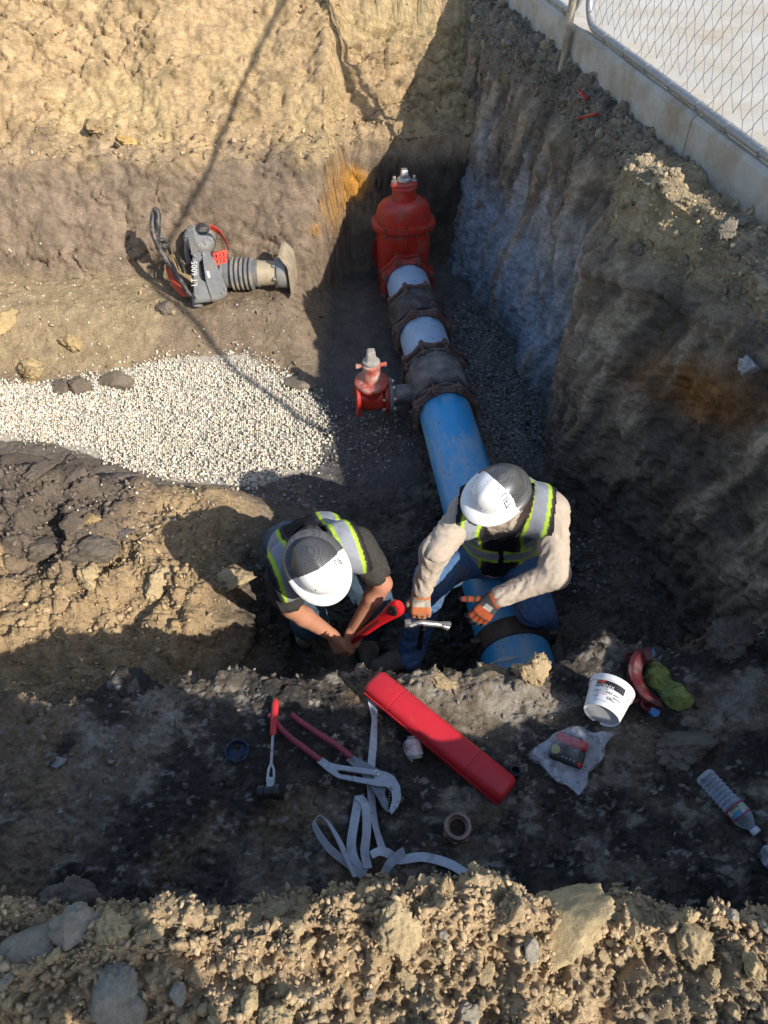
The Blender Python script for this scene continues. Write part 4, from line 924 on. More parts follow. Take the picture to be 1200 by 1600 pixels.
def hard_hat(parent, c, f, u, x, label_side):
    """full-brim hat: woven carbon shell with a white front"""
    root = bpy.data.objects.new('hard_hat', None); COL.objects.link(root); root.parent = parent
    c = Vector(c) - Vector(parent.location) + u*.035; S_ = .86
    na, nr = 200, 46; shell, brim = [], []
    def P(a, r, z): return c + x*(math.cos(a)*r[0]*S_) + f*(math.sin(a)*r[1]*S_) + u*z*S_
    def shell_pt(t, a):                                   # t 0 crown .. 1 rim
        th = t*math.pi/2; w = math.sin(th)**.92; z = math.cos(th)
        rid = .006*math.exp(-(math.cos(a)*w*.112/.020)**2)*(1-t**3)               # crown ridge front to back
        return P(a, (.112*w, .138*w), .118*max(z, 0)**.88 + rid + .012)
    def white(t, a): return math.sin(a)*math.sin(t*math.pi/2)**.92*.138 > .012 - .020*abs(math.cos(a))*t
    pts = [[shell_pt(i/nr, 2*math.pi*k/na) for k in range(na)] for i in range(nr+1)]
    bmw, bmc = nb(), nb()
    for bm_, wflag in ((bmw, True), (bmc, False)):
        vs = {}
        def gv_(i, k):
            k %= na
            if (i, k) not in vs: vs[(i, k)] = bm_.verts.new(pts[i][k] + (u*.0006 if wflag else u*0))
            return vs[(i, k)]
        for i in range(nr):
            for k in range(na):
                if white((i+.5)/nr, 2*math.pi*(k+.5)/na) != wflag: continue
                q = [gv_(i, k), gv_(i, k+1), gv_(i+1, k+1), gv_(i+1, k)]
                try: bm_.faces.new(q)
                except ValueError: pass
    bmesh.ops.remove_doubles(bmw, verts=bmw.verts[:], dist=1e-5); bmesh.ops.remove_doubles(bmc, verts=bmc.verts[:], dist=1e-5)
    ow = bm_obj('white_front', bmw, hat_white, root, angle=60); oc = bm_obj('carbon_shell', bmc, hat_carbon, root, angle=60)
    # brim, wider in front, tipped down a little
    bw, bc = nb(), nb()
    for bm_, wflag in ((bw, True), (bc, False)):
        for k in range(na):
            a0, a1 = 2*math.pi*k/na, 2*math.pi*(k+1)/na; am = (a0+a1)/2
            if (math.sin(am) > -.02) != wflag: continue
            col = []
            for a in (a0, a1):
                fr = max(0, math.sin(a)); e = .030 + .022*fr**1.5 + .004*max(0, -math.sin(a)); dz = -.006 - .012*fr
                col.append([P(a, (.110, .136), .014), P(a, (.112+e*.5, .138+e*.5), .010+dz*.3), P(a, (.112+e, .138+e), .004+dz), P(a, (.112+e+.002, .138+e+.002), -.001+dz), P(a, (.112+e-.003, .138+e-.003), -.003+dz), P(a, (.108, .134), .004)])
            for j in range(6):
                jj = (j+1) % 6; bm_.faces.new([bm_.verts.new(v) for v in (col[0][j], col[1][j], col[1][jj], col[0][jj])])
        bmesh.ops.remove_doubles(bm_, verts=bm_.verts[:], dist=1e-5)
    bm_obj('white_brim', bw, hat_white, root, angle=50); bm_obj('carbon_brim', bc, hat_carbon, root, angle=50)
    # lettering along the edge of the white front
    me = text_mesh('LIFT', .044)
    sgn = label_side
    for v in me.vertices:
        t, w = v.co.x, v.co.y*1.0                                 # t runs down the side, w towards the front
        tt = .60 + t/.175; a = (0 if sgn > 0 else math.pi)
        fr = .024 + w
        th = min(tt, .97)*math.pi/2
        rx = .112*math.sin(th)**.92
        yy_ = fr + .004
        ang = math.atan2(yy_/.138, (rx/.112)*sgn); rr = math.hypot(yy_/.138, rx/.112); rr = min(rr, .985); tq = math.asin(min(1, rr**(1/.92)))/(math.pi/2)
        v.co = shell_pt(tq, ang) + (shell_pt(tq, ang)-c).normalized()*.0016
    o = link('lettering', me, hat_black, root)
    bm = nb()                                                      # inner band and chin strap
    add_tube(bm, [P(a, (.095, .118), -.012) for a in [2*math.pi*k/40 for k in range(40)]], .006, 6, closed=True); bm_obj('suspension_band', bm, hat_black, root)
    for k in range(9):
        a = random.uniform(.2, 2.9); t = random.uniform(.2, .9); pp = shell_pt(t, a)
        if white(t, a):
            bm = nb(); bmesh.ops.create_icosphere(bm, subdivisions=1, radius=random.uniform(.0014, .0034), matrix=Matrix.Translation(pp)); bm_obj('mud_spot', bm, hat_mud, root)
    return root
hat_white = mat('white_hat_shell', (.80, .80, .77), .32, var=.05, vscale=40, dirt=(.45, .42, .36), dscale=30, damt=.10, coat=.3)
hat_black = mat('black_print', (.02, .02, .022), .6); hat_mud = mat('mud', (.12, .10, .08), .9)
def carbon_mat():
    m, nt, b = new_mat('carbon_weave'); tc = N(nt, 'ShaderNodeTexCoord')
    ck = N(nt, 'ShaderNodeTexChecker'); setin(ck, Scale=240); mp = N(nt, 'ShaderNodeMapping'); mp.inputs['Rotation'].default_value = (.6, .5, .4); nt.links.new(tc.outputs['Object'], mp.inputs['Vector']); nt.links.new(mp.outputs[0], ck.inputs['Vector'])
    ck.inputs['Color1'].default_value = (.035, .036, .038, 1); ck.inputs['Color2'].default_value = (.095, .096, .098, 1)
    n2 = N(nt, 'ShaderNodeTexNoise'); setin(n2, Scale=16, Detail=6, Roughness=.7); nt.links.new(tc.outputs['Object'], n2.inputs['Vector'])
    r2 = N(nt, 'ShaderNodeMapRange'); setin(r2, From_Min=.55, From_Max=.75, To_Max=.5); nt.links.new(n2.outputs['Fac'], r2.inputs['Value'])
    mx = N(nt, 'ShaderNodeMix', data_type='RGBA'); nt.links.new(r2.outputs[0], mx.inputs['Factor']); nt.links.new(ck.outputs['Color'], mx.inputs['A']); mx.inputs['B'].default_value = (.22, .20, .17, 1)
    nt.links.new(mx.outputs['Result'], b.inputs['Base Color']); b.inputs['Roughness'].default_value = .42; b.inputs['Coat Weight'].default_value = .22; b.inputs['Coat Roughness'].default_value = .22
    return m
hat_carbon = carbon_mat()
LIME = (.40, .58, .05); SILV = (.27, .285, .315); VBLK = (.018, .018, .022); VMESH = (.050, .047, .048)
def torso_parts(fld, J, g=0.0):
    """shoulder girdle, chest, waist and hips of a figure; g fattens it for clothing"""
    g = g - J.get('slim', 0.0); fw = J['front']; hip, nk, sl, sr = J['pelvis'], J['neck'], J['sh_a'], J['sh_b']
    ch = hip.lerp(nk, .66) - fw*.01; wa = hip.lerp(nk, .30) - fw*.02
    fld.cone(hip + (J['hip_a']-hip)*.55, hip + (J['hip_b']-hip)*.55, .125+g, .125+g, .05)
    fld.cone(wa + (sl-sr)*.14, wa - (sl-sr)*.14, .118+g, .118+g, .10, (fw, .95))
    fld.cone(ch + (sl-sr)*.19, ch - (sl-sr)*.19, .122+g, .122+g, .10)
    up = hip.lerp(nk, .86)
    fld.cone(sl.lerp(up, .22), sr.lerp(up, .22), .088+g, .088+g, .08)
    fld.cone(up - fw*.02, nk, .085+g, .062+g, .06)
    fld.cone(hip, wa, .12+g, .115+g, .06)
def vest_color(J, seed=0):
    hip, nk, sl, sr, fw = J['pelvis'], J['neck'], J['sh_a'], J['sh_b'], J['front']
    sp = (nk-hip); L = sp.length; sp = sp.normalized(); ax = (sr-sl); ax = (ax - sp*ax.dot(sp)).normalized()
    def f(V):
        R = V - A3(hip); a = R@A3(ax); b = (R@A3(sp))/L; a = a - .012*np.sin(b*6)
        c = np.repeat(np.array(VMESH, np.float32)[None, :], len(V), 0)
        c[np.abs(a) < .07] = VBLK; c[np.abs(a) > .185] = VBLK
        aa = np.abs(np.abs(a)-.132)
        c[aa < .044] = LIME; c[aa < .028] = SILV
        bb = np.abs(b-.30); band = bb < .075; c[band] = LIME; c[bb < .048] = SILV
        c[(b < .10)] = VBLK
        z = np.abs(a) < .012; c[z] = (.012, .012, .014)
        return c
    return f
def person(label, J, kind):
    """J: joints in metres. Skin is one mesh; clothes are its children"""
    root = thing('person', label, 'person', J['base'])
    allp = [A3(v) for k, v in J.items() if isinstance(v, Vector) and k not in ('front', 'face', 'hup', 'base')]
    lo, hi = np.min(allp, 0)-.20, np.max(allp, 0)+.20
    f, u, x = head_frame(J['face'], J['hup']); hc = J['head']; fw = J['front']
    RS = J.get('res', 1.0); sk = Field(lo, hi, .0058*RS)
    add_head(sk, hc, f, u, x)
    sk.cone(hc - u*.06 - f*.025, J['neck'] - (J['neck']-hc)*.05, .058, .066, .03)
    torso_parts(sk, J, -.014)
    for s in 'ab':
        sh, elb, wr = J['sh_'+s], J['el_'+s], J['wr_'+s]
        sk.cone(sh, elb, .052, .041, .03); sk.cone(elb, elb.lerp(wr, .3), .042, .044, .02); sk.cone(elb.lerp(wr, .3), wr, .044, .028, .015)
        hp, kn, an = J['hip_'+s], J['kn_'+s], J['an_'+s]
        sk.cone(hp, kn, .082, .055, .05); sk.cone(kn, kn.lerp(an, .3), .052, .055, .02); sk.cone(kn.lerp(an, .3), an, .054, .040, .02)
        sk.cone(an, an + J['toe_'+s]*.8, .042, .032, .02)
    hands = {}
    for s in 'ab':
        H_ = J['hand_'+s]; hands[s] = add_hand(sk, J['wr_'+s], H_['d'], H_['n'], H_['side'], H_['curl'], H_.get('thumb', (.7, .3, .3)), 0.0)
    def skc(V):
        c = np.repeat(np.array((.40, .19, .115), np.float32)[None, :], len(V), 0); nn = fbm(V*9, 3, .5, 3)
        c = mixc(c, (.45, .20, .13), sst(0, .5, nn))
        R = V - A3(hc); fz = (np.abs(R@A3(f)-.086) < .02) & (np.abs(R@A3(u)-.012) < .009) & (np.abs(np.abs(R@A3(x))-.032) < .008); c[fz] = (.05, .035, .03)
        lp = ((R@A3(f)) > .095) & (np.abs(R@A3(u)+.0575) < .010) & (np.abs(R@A3(x)) < .022); c[lp] = (.36, .13, .10)
        return c
    field_obj('body', sk, skin_m, root, skc)
    # hair or beard
    hb = Field(lo, hi, .006)
    M = np.array((x, f, u)).T
    if J.get('beard'):
        hb.ell(hc - u*.072 + f*.046, M, (.062, .056, .046), .02); hb.cone(hc - u*.04 + x*.066 + f*.0, hc - u*.078 + f*.078 + x*.02, .017, .024, .02); hb.cone(hc - u*.04 - x*.066, hc - u*.078 + f*.078 - x*.02, .017, .024, .02)
        hb.cone(hc + f*.101 - u*.040 + x*.022, hc + f*.101 - u*.040 - x*.022, .008, .008, .006)
        hb.ell(hc + f*.118 - u*.056, M, (.022, .016, .009), 0, sub=True)
        V, Fq = hb.mesh(); n_ = vnormals(V, Fq); V = V + n_*(.005*fbm(V*90, 3, .7, 4) + .003*ridged(V*np.array((160., 160., 40.)), 2, 5))[:, None]
        link('beard', mesh_np('beard', V-A3(root.location), Fq, mixc(np.repeat(np.array((.16, .085, .05), np.float32)[None, :], len(V), 0), (.30, .20, .14), sst(0, .5, fbm(V*60, 2, .5, 8)))), boot_m, root)
    hr = Field(lo, hi, .007*RS); hr.ell(hc + u*.012 - f*.018, M, (.081, .092, .092), .01)
    hr.ell(hc + f*.10 - u*.03, M, (.10, .095, .13), 0, sub=True)
    V, Fq = hr.mesh(); n_ = vnormals(V, Fq); V = V + n_*(.004*fbm(V*80, 3, .7, 4))[:, None]
    link('hair', mesh_np('hair', V-A3(root.location), Fq, solid((.06, .035, .022))(V)), boot_m, root)
    # trousers
    tr = Field(lo, hi, .008*RS)
    hip = J['pelvis']; tr.cone(hip + (J['hip_a']-hip)*.6, hip + (J['hip_b']-hip)*.6, .135, .135, .05); tr.cone(hip, hip.lerp(J['neck'], .18), .128, .122, .04)
    bones = []
    for s in 'ab':
        hp, kn, an = J['hip_'+s], J['kn_'+s], J['an_'+s]; tr.cone(hp, kn, .104, .084, .05); tr.cone(kn, an, .080, .064, .03); tr.cone(an, an + (an-kn).normalized()*.01, .062, .064, .01); bones += [(hp, kn), (kn, an)]
    jc = J['jeans']
    def jcol(V):
        c = np.repeat(np.array(jc, np.float32)[None, :], len(V), 0); c = mixc(c, np.array(jc)*1.9+.03, sst(.0, .5, fbm(V*6, 3, .5, 21))*.8)
        c = mixc(c, (.17, .14, .11), sst(.2, .5, fbm(V*11, 4, .6, 22))*.5); return c
    field_obj('jeans', tr, denim_m, root, jcol, bones, .009, 31, 26)
    for s in 'ab':
        bt = Field(A3(J['an_'+s])-.30, A3(J['an_'+s])+.30, .006); an = J['an_'+s]; to = J['toe_'+s]; dn = (an-J['kn_'+s]).normalized()
        bt.cone(an - dn*.10, an, .056, .056, .02); bt.cone(an - to.normalized()*.03, an + to*.55, .050, .048, .03); bt.cone(an + to*.5, an + to, .047, .042, .03)
        b_ = field_obj('boot', bt, boot_m, root, lambda V: mixc(np.repeat(np.array((.155, .135, .115), np.float32)[None, :], len(V), 0), (.30, .26, .20), sst(0, .4, fbm(V*14, 3, .5, 9))), [(an, an+to)], .004, 5, 40)
        so = Field(A3(an)-.30, A3(an)+.30, .006); off = Vector((0, 0, -.040)); so.cone(an - to.normalized()*.04 + off, an + to*.5 + off, .044, .042, .02, ((0, 0, 1), .35)); so.cone(an + to*.5 + off, an + to*1.02 + off, .045, .041, .02, ((0, 0, 1), .35))
        V, Fq = so.mesh(); link('sole', mesh_np('sole', V-A3(root.location), Fq, solid((.03, .028, .026))(V)), boot_m, b_)
    # shirt
    sh_ = Field(lo, hi, .0068*RS); torso_parts(sh_, J, .004); bones = [(J['pelvis'], J['neck']), (J['sh_a'], J['sh_b'])]
    for s in 'ab':
        a_, e_, w_ = J['sh_'+s], J['el_'+s], J['wr_'+s]
        if kind == 'long':
            sh_.cone(a_, e_, .073, .060, .05); sh_.cone(e_, e_.lerp(w_, .9), .060, .042, .03); bones += [(a_, e_), (e_, w_)]
        else:
            q = a_.lerp(e_, .62); sh_.cone(a_, q, .072, .071, .05); bones += [(a_, q)]
    cl_ = Vector(J['neck']) + (hc-J['neck'])*.22
    sh_.cone(J['neck'], cl_, .078, .074, .02)
    sc_ = J['shirt']
    field_obj('shirt', sh_, cloth_m, root, lambda V: mixc(np.repeat(np.array(sc_, np.float32)[None, :], len(V), 0), np.array(sc_)*.72, sst(.05, .5, fbm(V*6, 4, .55, 33))*.6), bones, .0065, 41, 24)
    # safety vest
    ve = Field(lo, hi, .0062*RS); torso_parts(ve, J, .022)
    for s in 'ab': ve.cone(J['sh_'+s].lerp(J['neck'], .35), J['sh_'+s].lerp(J['el_'+s], .18), .090, .088, .05)
    sp = (J['neck']-hip).normalized(); axv = (J['sh_b']-J['sh_a']); axv = (axv - sp*axv.dot(sp)).normalized(); Lsp = (J['neck']-hip).length
    V, Fq = ve.mesh(); V = wrinkle(V, Fq, [(J['pelvis'], J['neck'])], .006, 51, 12)
    a = (V-A3(hip))@A3(axv); b = ((V-A3(hip))@A3(sp))/Lsp; fr = (V-A3(hip.lerp(J['neck'], .6)))@A3(fw)
    neckd = np.linalg.norm(V-A3(J['neck'] + sp*.02), axis=1)
    keep_ = (b > .02) & (b < 1.3) & ~((np.abs(a) > .205) & (b > .42)) & (neckd > .088) & ~((fr > .02) & (b > .52) & (np.abs(a) < (b-.52)*.16))
    fk = keep_[Fq].all(1); Fq = Fq[fk]; us = np.unique(Fq); mp = np.full(len(V), -1); mp[us] = np.arange(len(us)); V2 = V[us]
    vo = link('safety_vest', mesh_np('safety_vest', V2-A3(root.location), mp[Fq], vest_color(J)(V2)), cloth_m, root)
    md = vo.modifiers.new('thickness', 'SOLIDIFY'); md.thickness = .004; md.offset = -1
    hard_hat(root, hc, f, u, x, J['hat_text'])
    return root, hands
def gloves(root, J, s, palette):
    H_ = J['hand_'+s]; W = J['wr_'+s]; gl = Field(A3(W)-.24, A3(W)+.24, .0036)
    ch = add_hand(gl, W, H_['d'], H_['n'], H_['side'], H_['curl'], H_.get('thumb', (.7, .3, .3)), .0026)
    fa = (W-J['el_'+s]).normalized(); gl.cone(W - fa*.055, W, .038, .034, .02)
    d = Vector(H_['d']).normalized(); n = Vector(H_['n']); n = (n-d*n.dot(d)).normalized()
    def col(V):
        c = np.repeat(np.array(palette[0], np.float32)[None, :], len(V), 0); R = V-A3(W); t = R@A3(d); h = R@A3(n)
        cuff = (R@A3(fa)) < -.028; wst = ((R@A3(fa)) > -.028) & ((R@A3(fa)) < .008) & (t < .02)
        best = np.full(len(V), 9.0)
        for k_ in ('index', 'middle', 'ring', 'pinky', 'thumb'):
            pts = ch[k_]
            for p, q in zip(pts, pts[1:]):
                ab = A3(q-p); tt = np.clip(((V-A3(p))@ab)/(ab@ab), 0, 1); dd = V-A3(p)-tt[:, None]*ab; bk = dd@A3(n); best = np.where((np.linalg.norm(dd, axis=1) < .016) & (bk > .0045), np.minimum(best, np.abs(tt-.5)), best)
        c[best < .33] = palette[1]
        kn = (t > .055) & (t < .095) & (h > .012); c[kn] = palette[1]
        lg = (t > .03) & (t < .055) & (h > .014) & (np.abs(R@A3(d.cross(n))) < .018); c[lg] = palette[2]
        c[cuff] = palette[3]; c[wst] = palette[1]
        return c
    field_obj('glove', gl, glove_m, root, col)
    return ch
D_ = at_d
# ------------------------------------------------------------------ right worker, astride the pipe
JR = dict(pelvis=Vector((.56, 2.36, -1.27)), neck=D_(792, 764, 3.22), head=D_(777, 775, 3.04), sh_a=D_(728, 802, 3.25), sh_b=D_(862, 802, 3.15),
          el_a=D_(680, 862, 3.14), wr_a=D_(658, 928, 3.27), el_b=D_(866, 897, 3.12), wr_b=D_(772, 936, 3.16),
          hip_a=Vector((.455, 2.36, -1.28)), hip_b=Vector((.665, 2.36, -1.28)), kn_a=D_(676, 905, 3.50), kn_b=D_(836, 950, 3.44), an_a=D_(640, 1025, 3.72), an_b=Vector((.845, 2.22, -1.72)),
          toe_a=Vector((-.16, -.05, -.02)), toe_b=Vector((.03, -.19, -.02)), front=Vector((-.22, -.95, -.12)).normalized(), face=Vector((-.78, -.60, -.30)), hup=Vector((.16, -.05, 1.0)), base=Vector((.5, 2.3, -1.85)),
          hand_a=dict(d=Vector((.0, -.55, -.85)), n=Vector((-.1, -.80, .55)), side=1, curl=(.75, .95, .6), thumb=(.8, .4, .5)),
          hand_b=dict(d=Vector((-.62, -.50, -.62)), n=Vector((-.05, -.72, .66)), side=1, curl=(.45, .65, .45), thumb=(.95, .05, .0)),
          shirt=(.45, .375, .30), jeans=(.075, .15, .29), beard=True, hat_text=-1)
pR, hR = person('bearded worker in grey long-sleeved shirt, safety vest and white-fronted hard hat astride the blue pipe', JR, 'long')
PAL = [(.075, .072, .072), (.55, .13, .03), (.45, .42, .36), (.30, .28, .26)]
gloves(pR, JR, 'a', [(.34, .30, .25), (.48, .16, .06), (.55, .52, .44), (.42, .36, .30)]); gloves(pR, JR, 'b', [(.055, .054, .056), (.34, .075, .03), (.40, .38, .33), (.05, .05, .052)])  # light put into the colours: sunlit glove paler, shaded glove darker
# ------------------------------------------------------------------ left worker, crouching
JL = dict(slim=.014, pelvis=Vector((-.37, 2.37, -1.34)), neck=D_(485, 850, 3.04), head=D_(494, 884, 2.90), sh_a=D_(443, 898, 3.06), sh_b=D_(558, 852, 3.06),
          el_a=D_(455, 950, 3.20), wr_a=D_(520, 993, 3.37), el_b=D_(597, 912, 3.20), wr_b=D_(553, 983, 3.36),
          hip_a=Vector((-.50, 2.42, -1.31)), hip_b=Vector((-.31, 2.42, -1.31)), kn_a=D_(484, 972, 3.60), kn_b=D_(592, 945, 3.64), an_a=Vector((-.44, 2.32, -1.70)), an_b=D_(577, 990, 3.90),
          toe_a=Vector((.03, -.19, -.02)), toe_b=Vector((.0, -.17, -.03)), front=Vector((.12, -.80, -.55)).normalized(), face=Vector((.52, -.62, -.62)), hup=Vector((.0, -.42, .90)), base=Vector((-.3, 2.3, -1.8)),
          hand_a=dict(d=Vector((.45, -.45, -.77)), n=Vector((-.45, -.62, .35)), side=1, curl=(.55, .85, .5), thumb=(.6, .4, .4)),
          hand_b=dict(d=Vector((-.20, -.45, -.85)), n=Vector((.35, -.75, .30)), side=-1, curl=(.65, .95, .55), thumb=(.6, .4, .4)),
          shirt=(.050, .046, .042), jeans=(.05, .08, .11), beard=False, hat_text=-1)
pL, hL = person('bare-armed worker in dark t-shirt, safety vest and white-fronted hard hat crouching over a red wrench', JL, 'short')

# ================================================================== TAMPING RAMMER lying on the bank
def ground_at(px, py, zg, h=0.0):
    for _ in range(3):
        q = at_z(px, py, zg); zg = hit(q.x, q.y)[0].z
    return zg
RZ = min(ground_at(330, 455, -1.5), ground_at(420, 455, -1.5)) + .01
def G(px, py, h=0.0): return at_z(px, py, RZ+h)
rm_root = thing('tamping_rammer', 'grey and red tamping rammer lying on its side on the brown bank', 'rammer', G(340, 440))
def RP(name, bm, m, angle=40, parent=None): 
    o = bm_obj(name, bm, m, None, angle=angle)
    if parent is None: return keep(o, rm_root)
    o.parent = parent; return o
blk = mat('black_plastic', (.03, .03, .032), .5, var=.2, vscale=20, dirt=(.25, .20, .14), dscale=16, damt=.35)
rgrey = mat('grey_cover', (.21, .21, .20), .6, var=.15, vscale=14, dirt=(.30, .25, .17), dscale=9, damt=.35)
rbel = mat('bellows_rubber', (.15, .15, .15), .7, var=.15, vscale=10, dirt=(.34, .28, .19), dscale=7, damt=.5)
rsand = mat('dusty_leg', (.40, .33, .22), .85, var=.2, vscale=10, bump=.002, bscale=60)
rred = mat('red_guard', (.62, .05, .025), .45, var=.12, vscale=12, dirt=(.35, .24, .15), dscale=14, damt=.2)
rmet = mat('cast_metal', (.34, .33, .31), .5, metal=.4, var=.2, vscale=12, dirt=(.33, .27, .18), dscale=9, damt=.45)
rhose = mat('tan_hose', (.38, .27, .13), .6)
b0, b1 = G(356, 428, .135), G(404, 427, .145); AX = (b1-b0).normalized(); LB = (b1-b0).length
prof = [(.072, -.03), (.098, -.03), (.103, -.02), (.103, .012), (.098, .02)]
for i in range(5):
    z0 = .03 + i*(LB-.06)/5; w = (LB-.06)/5; prof += [(.098, z0), (.118, z0+w*.3), (.122, z0+w*.5), (.118, z0+w*.7), (.098, z0+w)]
prof += [(.10, LB-.02), (.10, LB+.005), (.085, LB+.01)]
bm = nb(); add_lathe(bm, prof, axisM(b0, AX), 40); RP('bellows', bm, rbel, 50)
bm = nb(); add_lathe(bm, [(.100, -.034), (.1065, -.034), (.1065, -.016), (.100, -.016)], axisM(b0, AX), 40, False, False); RP('band_clamp', bm, rmet)
bm = nb(); add_lathe(bm, [(.094, LB), (.092, LB+.02), (.088, LB+.12), (.080, LB+.165), (.07, LB+.17)], axisM(b0, AX), 36); RP('leg_tube', bm, rsand)
fc = b0 + AX*(LB+.20)
bm = nb(); add_lathe(bm, [(.07, -.05), (.105, -.045), (.11, -.02), (.11, .02), (.09, .035), (.07, .035)], axisM(fc, AX), 28); RP('foot_flange', bm, rmet)
for k in range(6):
    a = k/6*2*math.pi; bm = nb(); add_lathe(bm, [(.013, -.075), (.015, -.07), (.015, -.05), (.009, -.05), (.009, -.045)], axisM(fc, AX) @ Matrix.Translation((.092*math.cos(a), .092*math.sin(a), 0)), 6); RP('foot_bolt', bm, rmet)
# foot plate: a bent plate with raised toe
pm = axisM(fc + AX*.05, AX); bm = nb(); outl = []
for s in range(-8, 9):
    v = s/8; bend = -.07*max(0, abs(v)-.55)**1.2*2.2
    w = .125*(1-.25*max(0, abs(v)-.75)*2)
    outl.append([(w, v*.19, bend), (-w, v*.19, bend), (-w, v*.19, bend+.022), (w, v*.19, bend+.022)])
add_loft(bm, [[pm @ Vector(p) for p in r] for r in outl]); RP('foot_plate', bm, mat('muddy_foot', (.36, .29, .20), .85, var=.25, vscale=12, bump=.002, bscale=60), 30)
# gear case under the cover
bm = nb(); add_lathe(bm, [(.04, -.22), (.06, -.21), (.075, -.16), (.075, -.10), (.085, -.05), (.09, -.03)], axisM(b0, AX), 30); RP('gear_case', bm, rsand)
bm = nb(); add_box(bm, G(326, 432, .08), (.20, .20, .14), None, .03, 3); RP('crankcase', bm, rmet)
def plate(pix, th, hts=None):
    """plate through picture points with their own heights, thickened towards the ground"""
    P_ = [G(px, py, h) for px, py, h in pix]; n = Vector((0, 0, 0))
    for i in range(len(P_)):
        a, b = P_[i], P_[(i+1) % len(P_)]; n += Vector(((a.y-b.y)*(a.z+b.z), (a.z-b.z)*(a.x+b.x), (a.x-b.x)*(a.y+b.y)))
    n.normalize(); n = n if n.dot(ORG-P_[0]) > 0 else -n
    bm = nb(); A_ = [bm.verts.new(p) for p in P_]; B_ = [bm.verts.new(p-n*th) for p in P_]; k = len(P_)
    f = bm.faces.new(A_); bm.faces.new(B_[::-1])
    for i in range(k): bm.faces.new((A_[i], B_[i], B_[(i+1) % k], A_[(i+1) % k]))
    bmesh.ops.bevel(bm, geom=[e for e in bm.edges if f in e.link_faces], offset=.006, segments=2, affect='EDGES'); bmesh.ops.triangulate(bm, faces=[q for q in bm.faces if len(q.verts) > 4]); return bm, n
hh = lambda py: .10 + .27*(470-py)/105
bm, cn = plate([(x, y, hh(y)) for x, y in ((300, 396), (316, 392), (318, 402), (309, 408), (310, 432), (330, 469), (303, 472))], .02); cv = RP('side_cover', bm, rgrey)
bm, _ = plate([(x, y, hh(y)+.006) for x, y in ((314, 392), (327, 392), (342, 421), (354, 450), (354, 458), (347, 465), (330, 469), (322, 440))], .02); RP('side_cover', bm, rgrey)
bm, _ = plate([(x, y, hh(y)+.002) for x, y in ((311, 434), (320, 440), (331, 468), (304, 471))], .03); RP('cover_web', bm, rgrey)
bm, _ = plate([(x, y, hh(y)-.02) for x, y in ((303, 396), (340, 392), (350, 450), (310, 465))], .03); RP('inner_plate', bm, blk)
for (x, y) in ((304, 400), (318, 398), (307, 465), (348, 458), (352, 452), (306, 462)):
    bm = nb(); p = G(x, y, hh(y)+.008); add_lathe(bm, [(.009, -.01), (.009, .006), (.006, .009)], axisM(p, cn), 8); RP('cover_bolt', bm, rmet)
def decal(txt, px, py, h, size, dirx, nrm, m, root, lift=.004):
    me = text_mesh(txt, size, .0004); n = Vector(nrm).normalized(); xd = Vector(dirx); xd = (xd - n*xd.dot(n)).normalized(); yd = n.cross(xd); M = Matrix((xd, yd, n)).transposed().to_4x4(); M.translation = G(px, py, h) + n*lift
    me.transform(M); o = link('lettering', me, m); return keep(o, root)
wpr = mat('white_print', (.7, .69, .65), .6)
decal('LT 6005', 304.5, 428, hh(428), .062, G(304, 405, hh(405))-G(304, 450, hh(450)), cn, wpr, rm_root, .005)
bm, _ = plate([(x, y, hh(y)+.009) for x, y in ((322, 424), (326, 423), (329, 433), (325, 434))], .002); RP('sticker', bm, wpr)
# engine: starter housing, head, cap, shroud
ec = G(312, 374, .27)
bm = nb(); add_lathe(bm, [(.03, -.06), (.11, -.06), (.122, -.03), (.122, .02), (.10, .05), (.06, .06), (.02, .062)], axisM(ec, Vector((.15, -.45, .85))), 36); RP('starter_housing', bm, rgrey)
bm = nb(); add_lathe(bm, [(.05, .058), (.055, .062), (.05, .068), (.03, .070), (.025, .074)], axisM(ec + Vector((.02, .05, .02)), Vector((.15, -.45, .85))), 28); RP('starter_cap', bm, blk)
for k in range(10):
    a = k/10*2*math.pi; M_k = axisM(ec, Vector((.15, -.45, .85))) @ Matrix.Rotation(a, 4, 'Z') @ Matrix.Translation((.080, 0, .056)); bm = nb(); add_box(bm, M_k.translation, (.045, .012, .012), M_k.to_3x3(), .003, 1); RP('cooling_fin', bm, rmet)
bm = nb(); add_box(bm, G(300, 385, .17), (.14, .20, .22), Matrix.Rotation(.3, 3, 'Z'), .03, 3); RP('engine_block', bm, blk)
bm = nb(); add_tube(bm, spline([G(297, 365, .28), G(292, 378, .26), G(292, 398, .2), G(296, 412, .14)], 6), .020, 10); RP('intake_duct', bm, rgrey)
bm, _ = plate([(290, 357, .34), (299, 353, .36), (303, 372, .33), (304, 393, .28), (298, 396, .27), (295, 375, .32)], .05); RP('fan_shroud', bm, rgrey)
bm = nb()
for i in range(9):
    t = i/8
add_loft(bm, [[G(328 + 24*t + 6*math.sin(t*2), 350 + 27*t*t + 8*t + dy, .46 - .16*t - (0 if dy < 3 else .05)) for dy in (0, 2, 9, 8)] for t in [i/8 for i in range(9)]]); RP('engine_guard', bm, rred, 30)
